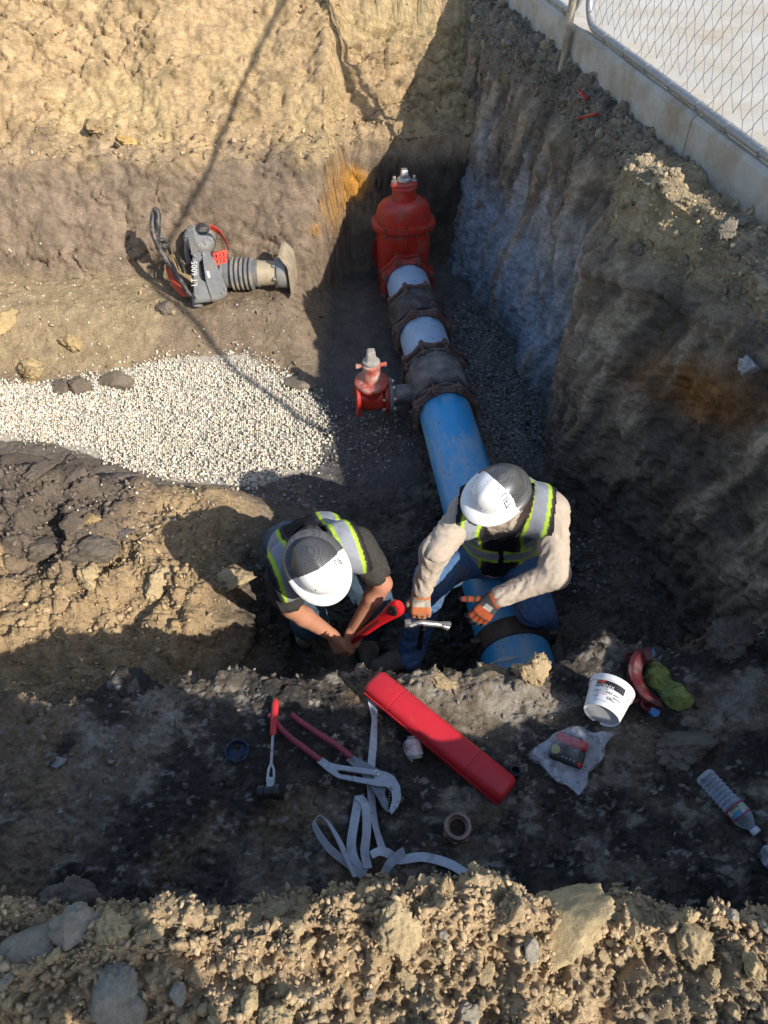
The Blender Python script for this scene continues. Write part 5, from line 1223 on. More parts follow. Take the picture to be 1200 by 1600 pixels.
# red grille built from bars
gq = [G(334, 397, .30), G(352, 392, .31), G(353, 419, .20), G(339, 422, .19)]
def gl_(u, v): return (gq[0].lerp(gq[1], u)).lerp(gq[3].lerp(gq[2], u), v)
gn = (gq[1]-gq[0]).cross(gq[3]-gq[0]).normalized(); gn = gn if gn.dot(ORG-gq[0]) > 0 else -gn
rgl = bpy.data.objects.new('guard_grille', None); COL.objects.link(rgl); rgl.parent = rm_root; rgl.matrix_parent_inverse = rm_root.matrix_basis.inverted()
for i in range(4):
    for (a_, b_) in (((i/3, 0), (i/3, 1)), ((0, i/3), (1, i/3))):
        p, q = gl_(*a_), gl_(*b_); d = q-p; bm = nb(); M_k = axisM((p+q)/2, d, gn); add_box(bm, M_k.translation, (.020, .010, d.length+.018), M_k.to_3x3(), .003, 1); o = bm_obj('bar', bm, rred, rgl)
# handle loop and frame
bm = nb(); add_tube(bm, spline([G(309, 469, 0.043), G(298, 462, 0.087), G(283, 440, 0.174), G(268, 418, 0.246), G(252, 393, 0.348), G(241, 370, 0.450), G(238, 350, 0.522), G(240, 334, 0.580), G(244, 328, 0.609), G(247, 336, 0.580), G(247, 352, 0.522), G(246, 372, 0.435), G(247, 388, 0.362)], 6), .020, 12); RP('handle_loop', bm, blk)
bm = nb(); add_tube(bm, spline([G(247, 388, 0.362), G(258, 402, 0.290), G(272, 420, 0.203), G(288, 446, 0.102), G(303, 466, 0.029)], 6), .017, 10); RP('handle_tube', bm, blk)
bm = nb(); add_lathe(bm, [(.02, -.05), (.038, -.045), (.04, 0), (.038, .045), (.02, .05)], axisM(G(308, 468, 0.058), Vector((0, .3, 1))), 20); RP('handle_mount', bm, rgrey)
bm = nb(); add_tube(bm, [G(246, 376, 0.406), G(255, 374, 0.406), G(262, 382, 0.348), G(266, 396, 0.261)], .012, 8); add_box(bm, G(258, 383, 0.348), (.06, .05, .04), Matrix.Rotation(.5, 3, 'Z'), .01); RP('throttle_lever', bm, blk)
bm = nb(); add_tube(bm, [G(240, 412, 0.116), G(252, 408, 0.145), G(264, 411, 0.160)], .014, 8); RP('cross_tube', bm, blk)
bm, _ = plate([(240, 352, .46), (247, 348, .49), (256, 372, .38), (262, 390, .31), (252, 388, .34), (243, 372, .42)], .025); RP('handle_plate', bm, mat('steel_grey_plate', (.22, .24, .25), .4, metal=.5, dirt=(.3, .25, .17), dscale=12, damt=.3))
bm = nb(); add_loft(bm, [[c + v*r for v in (Vector((math.cos(a), math.sin(a)*.5, math.sin(a)*.8)) for a in [2*math.pi*k/14 for k in range(14)])] for c, r in ((G(262, 412, .10), .012), (G(264, 418, .10), .026), (G(269, 432, .09), .034), (G(277, 446, .08), .038), (G(286, 457, .07), .032), (G(291, 462, .06), .012))]); RP('fuel_tank', bm, mat('red_orange_tank', (.50, .06, .03), .4, dirt=(.35, .25, .16), dscale=10, damt=.25), 60)
for k in range(3):
    bm = nb(); add_tube(bm, spline([G(263+4*k, 398, .22), G(268+5*k, 412, .2), G(276+4*k, 424+2*k, .19), G(298, 432+3*k, .19)], 6), .0075, 8); RP('hose', bm, rhose)
bm = nb(); add_tube(bm, spline([G(272, 396, .2), G(280, 402, .24), G(286, 416, .22), G(290, 430, .16)], 6), .010, 8); RP('cable', bm, blk)

# ================================================================== THINGS ON THE BENCH
def B(px, py, h=0.0):
    z = ZB
    for _ in range(4):
        q = at_z(px, py, z+h); z = hit(q.x, q.y)[0].z
    return at_z(px, py, z+h)
def BT(px, py, h=0.0, rad=.016):
    q = B(px, py, h); z = top_z(q.x, q.y, rad); return at_z(px, py, z+h)
def bt(name, label, cat, px, py, group=None): return thing(name, label, cat, B(px, py), group=group)
def BP(root, name, bm, m, angle=40): return keep(bm_obj(name, bm, m, None, angle=angle), root)
def ground_top(pxs): return max(top_z(B(x, y).x, B(x, y).y, .02) for x, y in pxs)
chrome = mat('dull_chrome', (.42, .42, .42), .35, metal=.85, var=.15, vscale=50, dirt=(.13, .11, .09), dscale=40, damt=.25)
# ratchet with red grip
t = bt('ratchet_wrench', 'steel ratchet with red grip lying left of the big pliers', 'wrench', 424, 1200)
redgrip = mat('red_grip', (.50, .03, .03), .45, var=.1, vscale=30, dirt=(.2, .12, .1), dscale=30, damt=.2); dcl = mat('dark_socket', (.045, .045, .048), .4, metal=.6, var=.2, vscale=30, dirt=(.12, .10, .085), dscale=30, damt=.3)
zt = ground_top([(430, 1100), (424, 1200), (420, 1235)])
def Zp(px, py, h): return at_z(px, py, zt+h)
bm = nb(); add_tube(bm, [Zp(431, 1093, .02), Zp(430.5, 1096, .02), Zp(430, 1102, .02), Zp(428, 1130, .02), Zp(426.5, 1146, .02), Zp(426, 1149, .02)], [.007, .012, .0135, .0125, .0115, .009], 14); BP(t, 'grip', bm, redgrip)
bm = nb(); add_tube(bm, [Zp(426.5, 1148, .02), Zp(424, 1196, .02)], .0058, 10)
for s in (-1, 1): add_tube(bm, [Zp(424, 1193, .02), Zp(424+s*4, 1202, .02), Zp(423+s*5.5, 1222, .022)], .005, 8)
BP(t, 'shaft', bm, chrome)
d = Zp(438, 1237, .028)-Zp(402, 1239, .028); M_k = axisM(Zp(402, 1239, .028), d); Ld = d.length
bm = nb(); add_lathe(bm, [(.022, 0), (.025, .003), (.025, Ld*.3), (.021, Ld*.33), (.021, Ld*.66), (.025, Ld*.7), (.025, Ld-.003), (.022, Ld)], M_k, 20); BP(t, 'socket_head', bm, dcl)
bm = nb(); add_box(bm, Zp(423, 1228, .03), (.026, .05, .03), None, .005); BP(t, 'yoke', bm, chrome)
# blue cap
t = bt('blue_cup', 'dark blue shallow plastic cup lying on the bench', 'cup', 372, 1176); c = B(372, 1178)
bm = nb(); add_lathe(bm, [(.034, -.01), (.038, -.008), (.040, .028), (.0375, .030), (.0355, .028), (.034, .004), (.0, .003)], Matrix.Translation(c) @ Matrix.Rotation(.08, 4, 'X'), 32, True, False); BP(t, 'cup_shell', bm, mat('navy_plastic', (.012, .03, .075), .4, dirt=(.08, .07, .06), dscale=20, damt=.3))
# tongue and groove pliers
def flat_shape(bm, outer, holes, z0, z1, off=0):
    vs = []
    for lp in [outer]+holes:
        v = [bm.verts.new(at_z(x, y, z1)) for x, y in lp]; vs.append([bm.edges.new((v[i], v[(i+1) % len(v)])) for i in range(len(v))])
    r = bmesh.ops.triangle_fill(bm, use_beauty=True, use_dissolve=False, edges=[e for l in vs for e in l])
    fs = [f for f in r['geom'] if isinstance(f, bmesh.types.BMFace)]
    ex = bmesh.ops.extrude_face_region(bm, geom=fs)
    for v in [g for g in ex['geom'] if isinstance(g, bmesh.types.BMVert)]: v.co.z -= (z1-z0)
zt = ground_top([(440, 1140), (500, 1190), (560, 1205), (600, 1220), (610, 1265)])
t = bt('tongue_and_groove_pliers', 'big steel tongue and groove pliers with dull red handles on the white strap', 'pliers', 560, 1205)
psteel = mat('brushed_plier_steel', (.40, .41, .43), .42, metal=.6, var=.12, vscale=30, dirt=(.11, .10, .09), dscale=35, damt=.28)
pgrip = mat('dull_red_dip', (.26, .035, .06), .55, var=.15, vscale=20, dirt=(.12, .08, .07), dscale=25, damt=.2)
bm = nb(); flat_shape(bm, [(541, 1188), (551, 1179), (566, 1188), (590, 1201), (606, 1208), (604, 1228), (601, 1240), (606, 1252), (607, 1263), (611, 1270), (604, 1268), (596, 1258), (588, 1242), (574, 1224), (562, 1206)], [], zt+.004, zt+.013); BP(t, 'rear_jaw', bm, mat('dark_plier_steel', (.20, .21, .22), .45, metal=.6, dirt=(.10, .09, .08), dscale=30, damt=.3), 30)
bm = nb(); flat_shape(bm, [(495, 1190), (504, 1183), (515, 1191), (530, 1195), (575, 1201), (604, 1206), (617, 1214), (625, 1228), (627, 1245), (622, 1260), (612, 1272), (608, 1267), (613, 1250), (612, 1238), (604, 1229), (590, 1228), (545, 1219), (527, 1215), (512, 1205)], [[(526, 1204), (532, 1203), (583, 1211), (586, 1214), (584, 1217), (578, 1217), (530, 1209)]], zt+.014, zt+.024); BP(t, 'front_jaw', bm, psteel, 30)
bm = nb(); add_lathe(bm, [(.009, .012), (.0105, .028), (.006, .031)], Matrix.Translation(at_z(589, 1213, zt)), 12); BP(t, 'pivot_bolt', bm, chrome)
bm = nb()
for k in range(6): add_box(bm, at_z(609-.6*k, 1240+4.5*k, zt+.012), (.006, .003, .012), None, .001, 1)
BP(t, 'jaw_teeth', bm, chrome)
bm = nb(); add_tube(bm, spline([at_z(421, 1116, zt+.030), at_z(427, 1124, zt+.029), at_z(446, 1146, zt+.024), at_z(470, 1165, zt+.021), at_z(501, 1188, zt+.019)], 5), [.007]+[.0105]*19+[.010], 12); BP(t, 'handle', bm, pgrip)
bm = nb(); add_tube(bm, spline([at_z(455, 1116, zt+.012), at_z(470, 1128, zt+.012), at_z(500, 1148, zt+.012), at_z(525, 1164, zt+.010), at_z(550, 1184, zt+.009)], 5), [.007]+[.0105]*19+[.010], 12); BP(t, 'handle', bm, pgrip)
# white webbing strap: ribbons with their own width, lying, folded and standing on edge
strap_w = mat('white_webbing', (.46, .48, .52), .9, var=.12, vscale=60, dirt=(.16, .14, .12), dscale=22, damt=.22, bump=.002, bscale=500)
t = bt('webbing_strap', 'long white webbing strap snaking under the pliers and the red case', 'strap', 590, 1330)
def ribbon(pts, width, tilt, seg=8):
    """pts (px, py, h); tilt: 0 flat, 1 on edge (list per point)"""
    P_ = [BT(x, y, h+.002) for x, y, h in pts]; S = spline(P_, seg); T = spline([Vector((a, 0, 0)) for a in tilt], seg); bm = nb(); rings = []
    for i, p in enumerate(S):
        d = (S[min(i+1, len(S)-1)]-S[max(i-1, 0)]).normalized(); sd = d.cross(Vector((0, 0, 1))).normalized(); a = T[i].x*math.pi/2; w = (sd*math.cos(a) + Vector((0, 0, 1))*math.sin(a)).normalized(); n = d.cross(w).normalized(); hw = width/2
        p = p + Vector((0, 0, abs(math.sin(a))*hw + .003)); rings.append([p+w*hw+n*.0012, p-w*hw+n*.0012, p-w*hw-n*.0012, p+w*hw-n*.0012])
    add_loft(bm, rings); return bm
BP(t, 'strap_run', ribbon([(577, 1083, .004), (583, 1108, .004), (585, 1130, .003), (583, 1165, .002), (580, 1200, .0), (580, 1240, .002), (584, 1280, .003), (590, 1305, .004), (598, 1330, .006)], .026, [.15, .1, .55, .2, 0, .2, .35, .45, .2]), strap_w, 60)
BP(t, 'strap_loop', ribbon([(575, 1376, .0), (545, 1352, .005), (515, 1328, .01), (497, 1303, .014), (491, 1288, .02), (500, 1279, .026), (512, 1286, .024), (528, 1312, .02), (542, 1342, .012), (556, 1372, .0)], .026, [.4, .45, .5, .6, .75, .9, .75, .6, .55, .5]), strap_w, 60)
BP(t, 'strap_fold', ribbon([(572, 1366, .0), (556, 1350, .012), (549, 1322, .02), (554, 1285, .022), (561, 1245, .02)], .030, [.2, .15, .2, .2, .25]), strap_w, 60)
BP(t, 'strap_fold', ribbon([(561, 1246, .026), (571, 1262, .025), (573, 1300, .022), (570, 1330, .018), (575, 1358, .01)], .028, [.2, .2, .2, .15, .2]), strap_w, 60)
BP(t, 'strap_turn', ribbon([(580, 1338, .03), (592, 1332, .036), (606, 1334, .03), (622, 1345, .012), (660, 1340, .004), (700, 1350, .0), (728, 1366, .0)], .030, [.3, .2, .1, .2, .1, .1, .1]), strap_w, 60)
BP(t, 'strap_end', ribbon([(632, 1332, .04), (618, 1342, .036), (606, 1356, .02), (598, 1374, .0)], .028, [.3, .3, .4, .4]), strap_w, 60)
# long red case
t = bt('tool_case', 'long red plastic tool case lying across the bench edge', 'case', 690, 1155)
cred = mat('red_case_plastic', (.52, .018, .028), .42, var=.08, vscale=14, dirt=(.30, .10, .09), dscale=18, damt=.12, bump=.0006, bscale=300)
ca, cb_ = B(583, 1066, .05), B(792, 1238, .045); cd = (cb_-ca); Lc = cd.length; M_k = axisM((0, 0, 0), cd); M_k.translation = ca
def csec(z, sx=1.0, sy=1.0, top=True):
    pr_ = [(-.060, .0), (-.060, .016), (-.052, .026), (-.034, .034), (.034, .034), (.052, .026), (.060, .016), (.060, 0)] if top else [(-.060, -.001), (.060, -.001), (.058, -.022), (.044, -.034), (-.044, -.034), (-.058, -.022)]
    return [M_k @ Vector((x*sx*.86, y*sy*1.15, z)) for x, y in pr_]
for nm, tp in (('case_lid', True), ('case_base', False)):
    bm = nb(); rings = []
    for z, sx, sy in ((-.004, .80, .65), (.002, .93, .85), (.014, 1, 1), (Lc*.19-.001, 1, 1), (Lc*.19, .985, .96), (Lc*.19+.004, .985, .96), (Lc*.19+.005, 1, 1), (Lc*.76-.001, 1, 1), (Lc*.76, .985, .96), (Lc*.76+.004, .985, .96), (Lc*.76+.005, 1, 1), (Lc-.014, 1, 1), (Lc-.002, .93, .85), (Lc+.004, .80, .65)): rings.append(csec(z, sx, sy, tp))
    add_loft(bm, rings); BP(t, nm, bm, cred, 35)
bm = nb(); add_loft(bm, [[M_k @ Vector((x, y, z)) for x, y in ((-.055, -.003), (.055, -.003), (.055, .003), (-.055, .003))] for z in (.006, Lc-.006)]); BP(t, 'seam_flange', bm, cred)
# twine spool
t = bt('twine_spool', 'small spool of pink and white twine beside the red case', 'spool', 648, 1180)
sp0, sp1_ = B(649, 1186, .012), B(644, 1152, .05); M_k = axisM(sp0, sp1_-sp0); Ls_ = min((sp1_-sp0).length, .085)
twm = mat('pink_white_twine', (.62, .52, .53), .9, var=.12, vscale=90, dirt=(.50, .10, .10), dscale=45, damt=.35)
bm = nb(); add_lathe(bm, [(.021, 0), (.026, .002), (.027, .012), (.021, .013)], M_k, 24); spm = mat('clear_spool', (.25, .24, .23), .4); BP(t, 'spool_base', bm, spm); bm = nb(); add_lathe(bm, [(.015, Ls_-.006), (.018, Ls_-.004), (.018, Ls_+.004), (.013, Ls_+.005)], M_k, 24); BP(t, 'spool_top', bm, spm)
bm = nb(); turns = 26; pts = []
for i in range(turns*10):
    a = i/10*2*math.pi; k = i/(turns*10); z = .014 + (Ls_-.022)*(.5-.5*math.cos(k*math.pi*6)); r = .026 - .006*(z/Ls_) + .003*math.sin(i*.7) + .002*k; pts.append(M_k @ Vector((r*math.cos(a), r*math.sin(a), z)))
add_tube(bm, pts, .0026, 5); add_lathe(bm, [(.024, .013), (.024, .03), (.018, Ls_-.008)], M_k, 20); BP(t, 'twine', bm, twm)
bm = nb(); add_tube(bm, spline([B(644, 1156, .045), B(634, 1158, .02), B(631, 1168, .006), B(638, 1184, .012), B(645, 1190, .01)], 6), .0016, 5); BP(t, 'loose_twine', bm, mat('white_twine', (.6, .56, .54), .9))
# socket and ring
t = bt('impact_socket', 'small black hexagonal socket standing by the end of the red case', 'socket', 803, 1210); c = B(803, 1212)
bm = nb(); add_lathe(bm, [(.019, -.012), (.020, -.010), (.020, .040), (.0185, .042)], Matrix.Translation(c), 24, True, False); add_lathe(bm, [(.0185, .042), (.0145, .041), (.014, .012), (.0, .011)], Matrix.Translation(c), 24, False, False, lambda a: .93+.07*abs(math.cos(3*a))); BP(t, 'socket_body', bm, dcl)
t = bt('ring_coupling', 'rusty pink iron ring coupling standing on the bench below the case', 'coupling', 713, 1290); c = B(714, 1296)
ringm = mat('pinkish_iron', (.30, .20, .17), .6, metal=.2, var=.2, vscale=30, dirt=(.10, .075, .06), dscale=25, damt=.35)
bm = nb(); add_lathe(bm, [(.038, -.012), (.043, -.01), (.044, .012), (.041, .016), (.041, .028), (.043, .031), (.043, .043), (.041, .046), (.0335, .046), (.032, .043), (.030, .03), (.0265, .028), (.0265, .0)], Matrix.Translation(c) @ Matrix.Rotation(.12, 4, 'X'), 40, True, False); BP(t, 'ring_body', bm, ringm)
for k in range(7):
    a = k/7*2*math.pi; M2 = Matrix.Translation(c) @ Matrix.Rotation(.12, 4, 'X') @ Matrix.Rotation(a, 4, 'Z'); bm = nb(); add_box(bm, M2 @ Vector((.044, 0, .004)), (.008, .014, .02), M2.to_3x3(), .002, 1); BP(t, 'wrench_lug', bm, ringm)
# lubricant tub, on its side with the base to the camera
t = bt('lubricant_tub', 'white plastic lubricant tub tipped on its side with a black printed panel', 'tub', 945, 1110)
u0 = B(940, 1117, .058); u1 = B(957, 1074, .072); ud = (u1-u0); Lu = ud.length; M_k = axisM((0, 0, 0), ud); M_k.translation = u0
tubm = mat('white_tub_plastic', (.72, .73, .74), .38, var=.04, vscale=20, dirt=(.45, .42, .38), dscale=30, damt=.12)
bm = nb(); add_lathe(bm, [(.0, .004), (.058, .003), (.062, -.003), (.064, .0), (.065, .006), (.0745, Lu*.80), (.0745, Lu*.805), (.079, Lu*.81), (.079, Lu*.85), (.077, Lu*.86), (.079, Lu*.87), (.0795, Lu*.92), (.0775, Lu*.93), (.080, Lu*.95), (.080, Lu*.99), (.076, Lu*1.0), (.073, Lu*.985), (.063, .012), (0, .011)], M_k, 64, False, False); tb_ = BP(t, 'tub_shell', bm, tubm, 35)
tocam = (M_k.to_3x3().inverted() @ (ORG-u0)); a0 = math.atan2(tocam.y, tocam.x)       # angle of the side that faces up to the viewer
def tub_pt(arc, h, lift=.0006):
    r = .065 + (.0745-.065)*(h/(Lu*.80)); a = a0 + arc/r; return M_k @ Vector(((r+lift)*math.cos(a), (r+lift)*math.sin(a), h))
sgn_ = 1 if (tub_pt(.02, .05)-tub_pt(-.02, .05)).x > 0 else -1
def tub_patch(a_0, a_1, h0, h1, m, nm, lift=.0006):
    bm = nb(); add_ = [[tub_pt(sgn_*lerp(a_0, a_1, i/16), h, lift) for i in range(17)] for h in (h0, h1)]; V = [[bm.verts.new(p) for p in r] for r in add_]
    for i in range(16): bm.faces.new((V[0][i], V[0][i+1], V[1][i+1], V[1][i]))
    return BP(t, nm, bm, m)
def tub_text(s, size, arc, h, m, nm='lettering'):
    me = text_mesh(s, size)
    for v in me.vertices: v.co = tub_pt(sgn_*(arc+v.co.x), h+v.co.y, .0013)
    return keep(link(nm, me, m), t)
inkb = mat('black_ink', (.012, .013, .018), .5); inkr = mat('flame_red_ink', (.45, .06, .02), .5)
tub_patch(-.060, .046, Lu*.56, Lu*.78, inkb, 'printed_panel'); tub_patch(-.060, -.028, Lu*.68, Lu*.775, inkr, 'flame_print', .0010)
tub_text('PHOENIX.', .0165, -.026, Lu*.60, wpr); tub_text('17.50', .011, -.022, Lu*.50, inkb); tub_text('JOINT LUBRICANT', .0115, -.012, Lu*.42, inkb); tub_text('Water Soluble', .007, -.026, Lu*.345, inkr); tub_patch(.012, .046, Lu*.325, Lu*.352, inkb, 'printed_bar')
tub_text('1 QT', .012, -.045, Lu*.25, inkb); tub_text('ERG', .016, .010, Lu*.25, inkb); tub_text('pipe joint compound', .0055, -.022, Lu*.13, inkb)
for k in range(5): tub_patch(.066, .085, Lu*(.36+.07*k), Lu*(.36+.07*k+.02), mat('grey_ink', (.2, .2, .22), .5), 'printed_line')
# clear bag with a red and black tool inside
bag_c = B(888, 1188)
t = bt('level_tool', 'red and black electronic level with a yellow label inside the clear bag', 'tool', 888, 1175)
M_k = Matrix.Translation(B(887, 1174, .034)) @ Matrix.Rotation(math.radians(-24), 4, 'Z') @ Matrix.Rotation(math.radians(20), 4, 'X')
dvb = mat('black_housing', (.025, .026, .028), .5, var=.1); dvr = mat('red_housing', (.50, .02, .02), .42)
bm = nb(); add_box(bm, M_k @ Vector((0, -.012, 0)), (.115, .065, .055), M_k.to_3x3(), .012, 3); BP(t, 'housing', bm, dvb)
bm = nb(); add_box(bm, M_k @ Vector((.004, .032, .008)), (.105, .032, .05), M_k.to_3x3(), .010, 3); BP(t, 'red_back', bm, dvr)
bm = nb(); add_box(bm, M_k @ Vector((.0, .050, .008)), (.07, .012, .03), M_k.to_3x3(), .005, 2); BP(t, 'clip', bm, dvb)
bm = nb(); add_lathe(bm, [(.015, .0), (.015, .03), (.013, .032)], M_k @ Matrix.Translation((-.040, -.012, 0)), 20); BP(t, 'yellow_label', bm, mat('yellow_label', (.38, .36, .06), .5))
bm = nb(); add_box(bm, M_k @ Vector((.047, -.032, .012)), (.014, .016, .04), M_k.to_3x3(), .004, 1); BP(t, 'red_latch', bm, dvr)
for k in range(4): 
    bm = nb(); add_lathe(bm, [(.003, .026), (.003, .029)], M_k @ Matrix.Translation((-.012+.013*k, -.026, 0)), 8); BP(t, 'button', bm, mat('grey_button', (.3, .3, .3), .5))
t = bt('clear_plastic_bag', 'crumpled clear plastic bag spread on the bench under the tub', 'bag', 890, 1200)
mb, ntb, bb_ = new_mat('clear_film'); bb_.inputs['Base Color'].default_value = (.62, .66, .72, 1); bb_.inputs['Roughness'].default_value = .22
trn = N(ntb, 'ShaderNodeBsdfTransparent'); mxs = N(ntb, 'ShaderNodeMixShader'); nzb = N(ntb, 'ShaderNodeTexNoise'); setin(nzb, Scale=30, Detail=5); tcb = N(ntb, 'ShaderNodeTexCoord'); ntb.links.new(tcb.outputs['Object'], nzb.inputs['Vector'])
rgb_ = N(ntb, 'ShaderNodeMapRange'); setin(rgb_, From_Min=.3, From_Max=.75, To_Min=.20, To_Max=.72); ntb.links.new(nzb.outputs['Fac'], rgb_.inputs['Value']); ntb.links.new(rgb_.outputs[0], mxs.inputs[0]); ntb.links.new(trn.outputs[0], mxs.inputs[1]); ntb.links.new(bb_.outputs[0], mxs.inputs[2])
ntb.links.new(mxs.outputs[0], ntb.nodes['Material Output'].inputs['Surface'])
mb2 = mb.copy(); mb2.name = 'thin_clear_film'
for _n in mb2.node_tree.nodes:
    if _n.bl_idname == 'ShaderNodeMapRange': setin(_n, To_Min=.05, To_Max=.40)
def bag_sheet(quad, hfun, n=46, seed=0, amp=.014):
    V = []
    for i in range(n+1):
        for j in range(n+1):
            u, v = i/n, j/n; x = (quad[0][0]*(1-u)+quad[1][0]*u)*(1-v) + (quad[3][0]*(1-u)+quad[2][0]*u)*v; y = (quad[0][1]*(1-u)+quad[1][1]*u)*(1-v) + (quad[3][1]*(1-u)+quad[2][1]*u)*v
            V.append((x + 5*math.sin(v*9+seed)*min(u, 1-u)*0 + 4*math.sin(u*13+v*5+seed), y + 3*math.sin(u*7-v*11+seed)))
    P_ = np.array([BT(x, y)[:] for x, y in V], np.float32); uv = np.array([(i/n, j/n) for i in range(n+1) for j in range(n+1)])
    cr = ridged(np.concatenate([P_[:, :2]*17, np.zeros((len(P_), 1), np.float32)+seed], 1), 3, 90+seed); P_[:, 2] += .008 + hfun(uv) + amp*(cr+.3)*np.clip(np.minimum(np.minimum(uv[:, 0], 1-uv[:, 0]), np.minimum(uv[:, 1], 1-uv[:, 1]))*6+.35, 0, 1)
    ii = np.arange((n+1)**2).reshape(n+1, n+1); Fq = np.stack([ii[:-1, :-1].ravel(), ii[1:, :-1].ravel(), ii[1:, 1:].ravel(), ii[:-1, 1:].ravel()], 1); return mesh_np('sheet', P_, Fq)
bq = [(822, 1184), (884, 1136), (957, 1150), (904, 1243)]
keep(link('lower_film', bag_sheet(bq, lambda uv: 0*uv[:, 0], 46, 1, .010), mb), t)
keep(link('upper_film', bag_sheet(bq, lambda uv: .066*np.exp(-(((uv[:, 0]-.58)/.30)**4 + ((uv[:, 1]-.42)/.34)**4)), 60, 2, .012), mb2), t)
# red saddle fitting and green cloth
t = bt('saddle_fitting', 'dark red curved saddle fitting with blue bolt heads beside the green cloth', 'pipe fitting', 1000, 1060)
sdl = mat('dark_red_iron', (.075, .009, .012), .5, var=.2, vscale=20, dirt=(.12, .09, .08), dscale=18, damt=.3); blu = mat('blue_bolt_coat', (.03, .19, .48), .45)
sc0 = B(1040, 1062, .03); arc = [B(x, y, h) for x, y, h in ((1016, 1024, .05), (1000, 1026, .055), (990, 1036, .055), (986, 1052, .05), (990, 1070, .048), (1000, 1086, .045), (1014, 1098, .04), (1030, 1106, .035))]
S = spline(arc, 6); bm = nb(); rings = []
for i, p in enumerate(S):
    d = (S[min(i+1, len(S)-1)]-S[max(i-1, 0)]).normalized(); n = d.cross(Vector((0, 0, 1))).normalized(); n = n if n.dot(sc0-p) > 0 else -n; k = i/(len(S)-1); w = .020 + .008*math.sin(k*math.pi)
    up_ = (Vector((0, 0, 1)) - n*.25).normalized(); rings.append([p - n*.008 + up_*.032, p + n*.010 + up_*.036, p + n*(.012+w) + up_*.018, p + n*(.010+w) - up_*.002, p + n*.012 - up_*.01, p - n*.012 - up_*.05, p - n*.018 - up_*.02])
add_loft(bm, rings); BP(t, 'saddle_body', bm, sdl, 35)
for (x, y, h) in ((985, 1028, .06), (990, 1088, .05), (1012, 1100, .05)):
    bm = nb(); c = B(x, y, h-.01); bmesh.ops.create_cone(bm, cap_ends=False, segments=4, radius1=.001, radius2=.001, depth=.001, matrix=Matrix.Translation(c)); bm.clear()
    add_tube(bm, [c + Vector((.020*math.cos(a), .016*math.sin(a), .008*math.sin(a))) for a in [k/16*2*math.pi for k in range(16)]], .0075, 8, closed=True); BP(t, 'bolt_ear', bm, sdl)
bm = nb(); add_tube(bm, [B(990, 1066, .075), B(1000, 1082, .07), B(1012, 1096, .06)], .010, 8); BP(t, 'rib', bm, sdl)
for (x, y, h) in ((1014, 1020, .03), (1021, 1111, .03)):
    bm = nb(); add_lathe(bm, [(.019, -.014), (.021, -.01), (.021, .012), (.017, .017)], axisM(B(x, y, h), Vector((.1, -.6, .7))), 6); BP(t, 'bolt_head', bm, blu)
t = bt('green_cloth', 'crumpled olive green cloth stuffed through the red saddle fitting', 'cloth', 1045, 1075)
clv = [(1012, 1034), (1030, 1038), (1044, 1050), (1048, 1064), (1062, 1074), (1078, 1088), (1085, 1098), (1076, 1110), (1058, 1114), (1044, 1110), (1034, 1098), (1026, 1084), (1010, 1074), (1002, 1062), (1004, 1048)]
cen = (1036, 1076); V = []; n1_, n2_ = 90, 26
for i in range(n1_):
    a = i/n1_*len(clv); k = int(a); fr_ = a-k; x = clv[k][0]*(1-fr_) + clv[(k+1) % len(clv)][0]*fr_; y = clv[k][1]*(1-fr_) + clv[(k+1) % len(clv)][1]*fr_
    for j in range(n2_+1): s = j/n2_; V.append((cen[0]+(x-cen[0])*s, cen[1]+(y-cen[1])*s, s))
P_ = np.array([B(x, y)[:] for x, y, s in V], np.float32); ss = np.array([s for *_, s in V]); pw = np.concatenate([P_[:, :2], np.zeros((len(P_), 1), np.float32)], 1)
fold = ridged(pw*np.array((13, 9, 1.)) + fbm(pw*9, 2, .5, 95)[:, None]*1.2, 2, 96); P_[:, 2] += .010 + .065*(1-ss**2.6)*(.30+.70*fold) + .022*fold*(1-ss**6) + .0015*fbm(pw*60, 2, .5, 97)
ii = np.arange(n1_*(n2_+1)).reshape(n1_, n2_+1); ii2 = np.roll(ii, -1, 0); Fq = np.stack([ii[:, :-1].ravel(), ii2[:, :-1].ravel(), ii2[:, 1:].ravel(), ii[:, 1:].ravel()], 1)
o = keep(link('cloth_sheet', mesh_np('cloth_sheet', P_, Fq), mat('olive_terry', (.23, .265, .085), .95, var=.12, vscale=30, bump=.0016, bscale=260, spec=.1)), t); md = o.modifiers.new('thickness', 'SOLIDIFY'); md.thickness = .004
# water bottles
mw, ntw, bw_ = new_mat('bottle_plastic'); bw_.inputs['Base Color'].default_value = (.70, .78, .90, 1); bw_.inputs['Roughness'].default_value = .08
trw = N(ntw, 'ShaderNodeBsdfTransparent'); trw.inputs[0].default_value = (.86, .90, .95, 1); lw = N(ntw, 'ShaderNodeLayerWeight'); lw.inputs[0].default_value = .35; mrw = N(ntw, 'ShaderNodeMapRange'); setin(mrw, To_Min=.16, To_Max=.85); ntw.links.new(lw.outputs['Facing'], mrw.inputs['Value'])
mxw = N(ntw, 'ShaderNodeMixShader'); ntw.links.new(mrw.outputs[0], mxw.inputs[0]); ntw.links.new(trw.outputs[0], mxw.inputs[1]); ntw.links.new(bw_.outputs[0], mxw.inputs[2]); ntw.links.new(mxw.outputs[0], ntw.nodes['Material Output'].inputs['Surface'])
capw = mat('white_cap', (.62, .66, .72), .4)
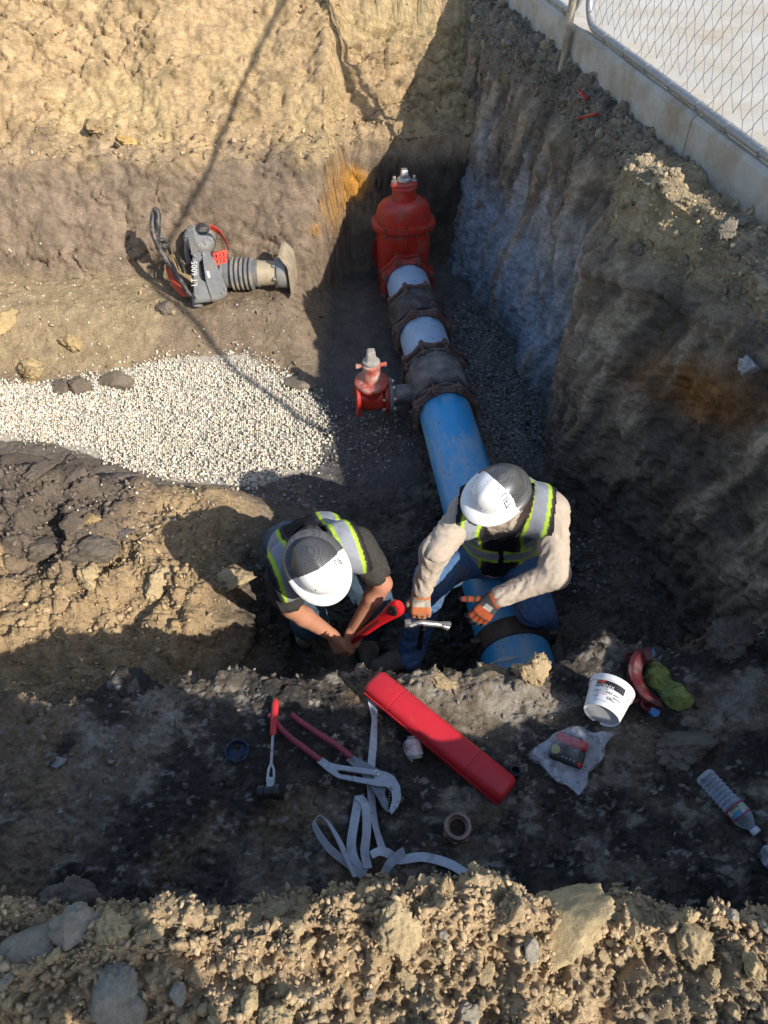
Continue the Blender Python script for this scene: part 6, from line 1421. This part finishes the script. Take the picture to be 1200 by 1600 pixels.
def bottle(pb_, pt_, label, with_label):
    r = .034; d = (pt_-pb_); L = .215 if with_label else .2; t = thing('water_bottle', label, 'bottle', pb_); d.normalize(); M_k = axisM((0, 0, 0), d); M_k.translation = pb_
    pf = [(.0, .012), (.018, .004), (.026, .0), (.031, .004), (r, .012)]
    for k in range(7): z = .018 + k*.0145; pf += [(r, z), (r-.0035, z+.004), (r-.0035, z+.007), (r, z+.011)]
    pf += [(r, .124), (r-.001, .126), (r-.001, .162), (r, .164), (r-.004, .174), (.024, .187), (.0145, .198), (.0125, .203), (.0125, .212)]
    bm = nb(); add_lathe(bm, pf, M_k, 40, False, False, lambda a: 1+.015*math.cos(4*a)); BP(t, 'bottle_shell', bm, mw, 60)
    bm = nb(); add_lathe(bm, [(.0145, .205), (.0155, .206), (.0155, .220), (.0145, .222)], M_k, 28); BP(t, 'bottle_cap', bm, capw)
    if with_label:
        tc_ = M_k.to_3x3().inverted() @ (ORG-pb_); a0_ = math.atan2(tc_.y, tc_.x)
        def band(z0, z1, m, nm, a_0=0, a_1=2*math.pi, rr=r+.0006):
            bm = nb(); k = max(4, int((a_1-a_0)/.12)); V = [[bm.verts.new(M_k @ Vector((rr*math.cos(a0_+lerp(a_0, a_1, i/k)), rr*math.sin(a0_+lerp(a_0, a_1, i/k)), z))) for i in range(k+1)] for z in (z0, z1)]
            for i in range(k): bm.faces.new((V[0][i], V[0][i+1], V[1][i+1], V[1][i]))
            return BP(t, nm, bm, m)
        band(.126, .163, mat('white_film_label', (.5, .5, .5), .4), 'paper_label'); rdl = mat('label_red', (.33, .015, .03), .45)
        band(.126, .131, rdl, 'label_edge', rr=r+.0011); band(.159, .163, rdl, 'label_edge', rr=r+.0011)
        band(.131, .147, mat('label_green', (.05, .16, .10), .45), 'label_print', -.5, .5, r+.0011); band(.147, .159, mat('label_blue', (.05, .24, .38), .45), 'label_print', -.3, .9, r+.0011); band(.133, .157, mat('label_cream', (.45, .46, .36), .45), 'label_print', -1.1, -.55, r+.0011); band(.133, .157, rdl, 'label_print', .95, 1.6, r+.0011)
        me = text_mesh('SPRING', .012)
        for v in me.vertices: a = a0_ + (-.05 + v.co.x/r); v.co = M_k @ Vector(((r+.0017)*math.cos(a), (r+.0017)*math.sin(a), .140 + v.co.y))
        keep(link('lettering', me, wpr), t)
    return t
bottle(B(1099, 1210, .030), B(1174, 1292, .026), 'clear water bottle with red-edged label lying on the right of the bench', True)
bottle(B(1194, 1338, .030), B(1290, 1350, .030), 'pale blue bottle base poking in at the right edge', False)
# small scraps
t = bt('plastic_shred', 'pale torn plastic shred on the near end of the blue pipe', 'scrap', 790, 1030); pq = [at_z(x, y, PZ+PR+.012+h) for x, y, h in ((770, 1034, 0), (782, 1028, .01), (800, 1025, .012), (812, 1026, .004), (800, 1030, .006), (784, 1033, .002))]
bm = nb(); v = [bm.verts.new(p) for p in pq]; bm.faces.new(v); ex = bmesh.ops.extrude_face_region(bm, geom=bm.faces[:]); [setattr(g.co, 'z', g.co.z-.003) for g in ex['geom'] if isinstance(g, bmesh.types.BMVert)]; BP(t, 'shred', bm, mat('pale_scrap', (.55, .55, .55), .6))
redp = mat('red_flag_plastic', (.42, .02, .02), .5)
for (p0, p1, lb) in (((905, 150), (917, 164), 'small red marker flag half buried beside the kerb'), ((907, 193), (932, 186), 'red plastic stake end on the rim under the kerb')):
    a = wall_hit(*p0)[0] + Vector((-.01, 0, .03)); b = wall_hit(*p1)[0] + Vector((-.01, 0, .03)); t = thing('marker_flag', lb, 'flag', a); d = b-a; M_k = axisM((a+b)/2, d); bm = nb(); add_box(bm, M_k.translation, (.028, .014, max(d.length, .07)), M_k.to_3x3(), .006, 2); BP(t, 'flag_piece', bm, redp)
    bm = nb(); add_tube(bm, spline([a, a + Vector((.02, -.05, .02)), a + Vector((-.03, -.10, .0)), a + Vector((-.01, -.16, .01))], 5), .0025, 6); BP(t, 'wire', bm, mat('grey_wire', (.3, .28, .25), .6))
# ================================================================== TOOLS IN THE WORKERS' HANDS
t = thing('torque_wrench', 'bright red long-handled wrench held by the crouching worker', 'wrench', D_(556, 995, 3.38))
wred = mat('red_wrench_paint', (.62, .015, .02), .32, var=.08, vscale=20, dirt=(.25, .05, .04), dscale=18, damt=.15, coat=.3)
wa, wb = D_(545, 1006, 3.40), D_(618, 951, 3.12); wd = (wb-wa); Lw = wd.length; wup = (ORG-wa).normalized(); M_k = axisM((0, 0, 0), wd, wup); M_k.translation = wa
def wsec(z, w, h): return [M_k @ Vector((x*w, y*h, z)) for x, y in ((-1, -.5), (-.6, -1), (.6, -1), (1, -.5), (1, .5), (.6, 1), (-.6, 1), (-1, .5))]
bm = nb(); add_loft(bm, [wsec(-.03, .012, .012), wsec(0, .015, .014), wsec(Lw*.35, .017, .015), wsec(Lw*.7, .022, .017), wsec(Lw*.88, .030, .018), wsec(Lw, .036, .019), wsec(Lw+.02, .034, .019), wsec(Lw+.035, .022, .017)]); BP(t, 'wrench_body', bm, wred, 40)
bm = nb(); add_loft(bm, [[M_k @ Vector((x, .0165+.0015, z)) for x, z in ((-.006, 0), (.006, 0))] + [M_k @ Vector((x, .0165, z)) for x, z in ((.006, 0), (-.006, 0))]]) if False else None
add_box(bm, M_k @ Vector((0, .0155, Lw*.42)), (.013, .006, Lw*.62), M_k.to_3x3(), .002, 1); BP(t, 'slot_shade', bm, mat('dark_red_slot_shade', (.16, .012, .015), .5))  # raised darker red strip; the shade of a slot is in its colour
Mh = M_k @ Matrix.Translation((0, 0, Lw)) @ Matrix.Rotation(-math.pi/2, 4, 'X')
bm = nb(); add_lathe(bm, [(.024, .016), (.024, .024), (.021, .026), (.010, .026), (.0095, .018), (0, .018)], Mh, 28, False, False); BP(t, 'drive_head', bm, mat('black_drive', (.03, .03, .032), .4, metal=.5))
bm = nb(); add_box(bm, Mh @ Vector((0, 0, -.03)), (.014, .014, .03), Mh.to_3x3(), .001, 1); BP(t, 'drive_square', bm, chrome)
t = thing('bolt_wrench', 'short grey steel wrench gripped in the orange glove', 'wrench', D_(662, 972, 3.3))
gst = mat('worn_steel', (.34, .34, .34), .42, metal=.7, var=.2, vscale=40, dirt=(.13, .11, .10), dscale=40, damt=.3)
bm = nb(); add_tube(bm, [D_(640, 978, 3.27), D_(660, 973, 3.27), D_(690, 976, 3.30), D_(700, 980, 3.31)], [.016, .014, .013, .017], 12); BP(t, 'wrench_bar', bm, gst)
bm = nb(); add_tube(bm, [D_(662, 975, 3.28), D_(658, 992, 3.36), D_(655, 1012, 3.44)], [.013, .012, .014], 12); BP(t, 'extension', bm, dcl)
bm = nb(); add_box(bm, D_(696, 976, 3.30), (.05, .02, .03), None, .006); add_box(bm, D_(637, 975, 3.27), (.03, .03, .045), None, .008); BP(t, 'jaw', bm, gst)

# ================================================================== the person taking the picture: stands behind the lens, out of frame, and throws the shadow on the bank at lower left
JP = dict(res=2.2, pelvis=Vector((-.30, -.42, .95)), neck=Vector((-.28, -.36, 1.45)), head=Vector((-.26, -.27, 1.60)), sh_a=Vector((-.47, -.36, 1.40)), sh_b=Vector((-.09, -.36, 1.40)),
          el_a=Vector((-.44, -.20, 1.18)), wr_a=Vector((-.20, -.13, 1.36)), el_b=Vector((-.05, -.25, 1.17)), wr_b=Vector((-.02, -.16, 1.36)),
          hip_a=Vector((-.40, -.42, .92)), hip_b=Vector((-.20, -.42, .92)), kn_a=Vector((-.42, -.40, .50)), kn_b=Vector((-.18, -.38, .50)), an_a=Vector((-.43, -.46, .10)), an_b=Vector((-.17, -.44, .10)),
          toe_a=Vector((-.02, .19, -.02)), toe_b=Vector((.03, .19, -.02)), front=Vector((0, 1, -.1)).normalized(), face=Vector((.1, .8, -.55)), hup=Vector((0, .4, .9)), base=Vector((-.3, -.4, .0)),
          hand_a=dict(d=Vector((.6, .1, .6)), n=Vector((-.3, -.2, .5)), side=1, curl=(.4, .5, .3)), hand_b=dict(d=Vector((-.2, .1, .8)), n=Vector((.5, .2, .1)), side=-1, curl=(.4, .5, .3)),
          shirt=(.10, .11, .13), jeans=(.07, .10, .15), beard=False, hat_text=-1)
for _k, _v in list(JP.items()):
    if isinstance(_v, Vector) and _k not in ('front', 'face', 'hup') and not _k.startswith('toe'): JP[_k] = _v + Vector((.30, .13 - (.12 if _k.startswith('wr') else 0), 0))
person('photographer in safety vest and hard hat standing on the near bank behind the lens', JP, 'long')
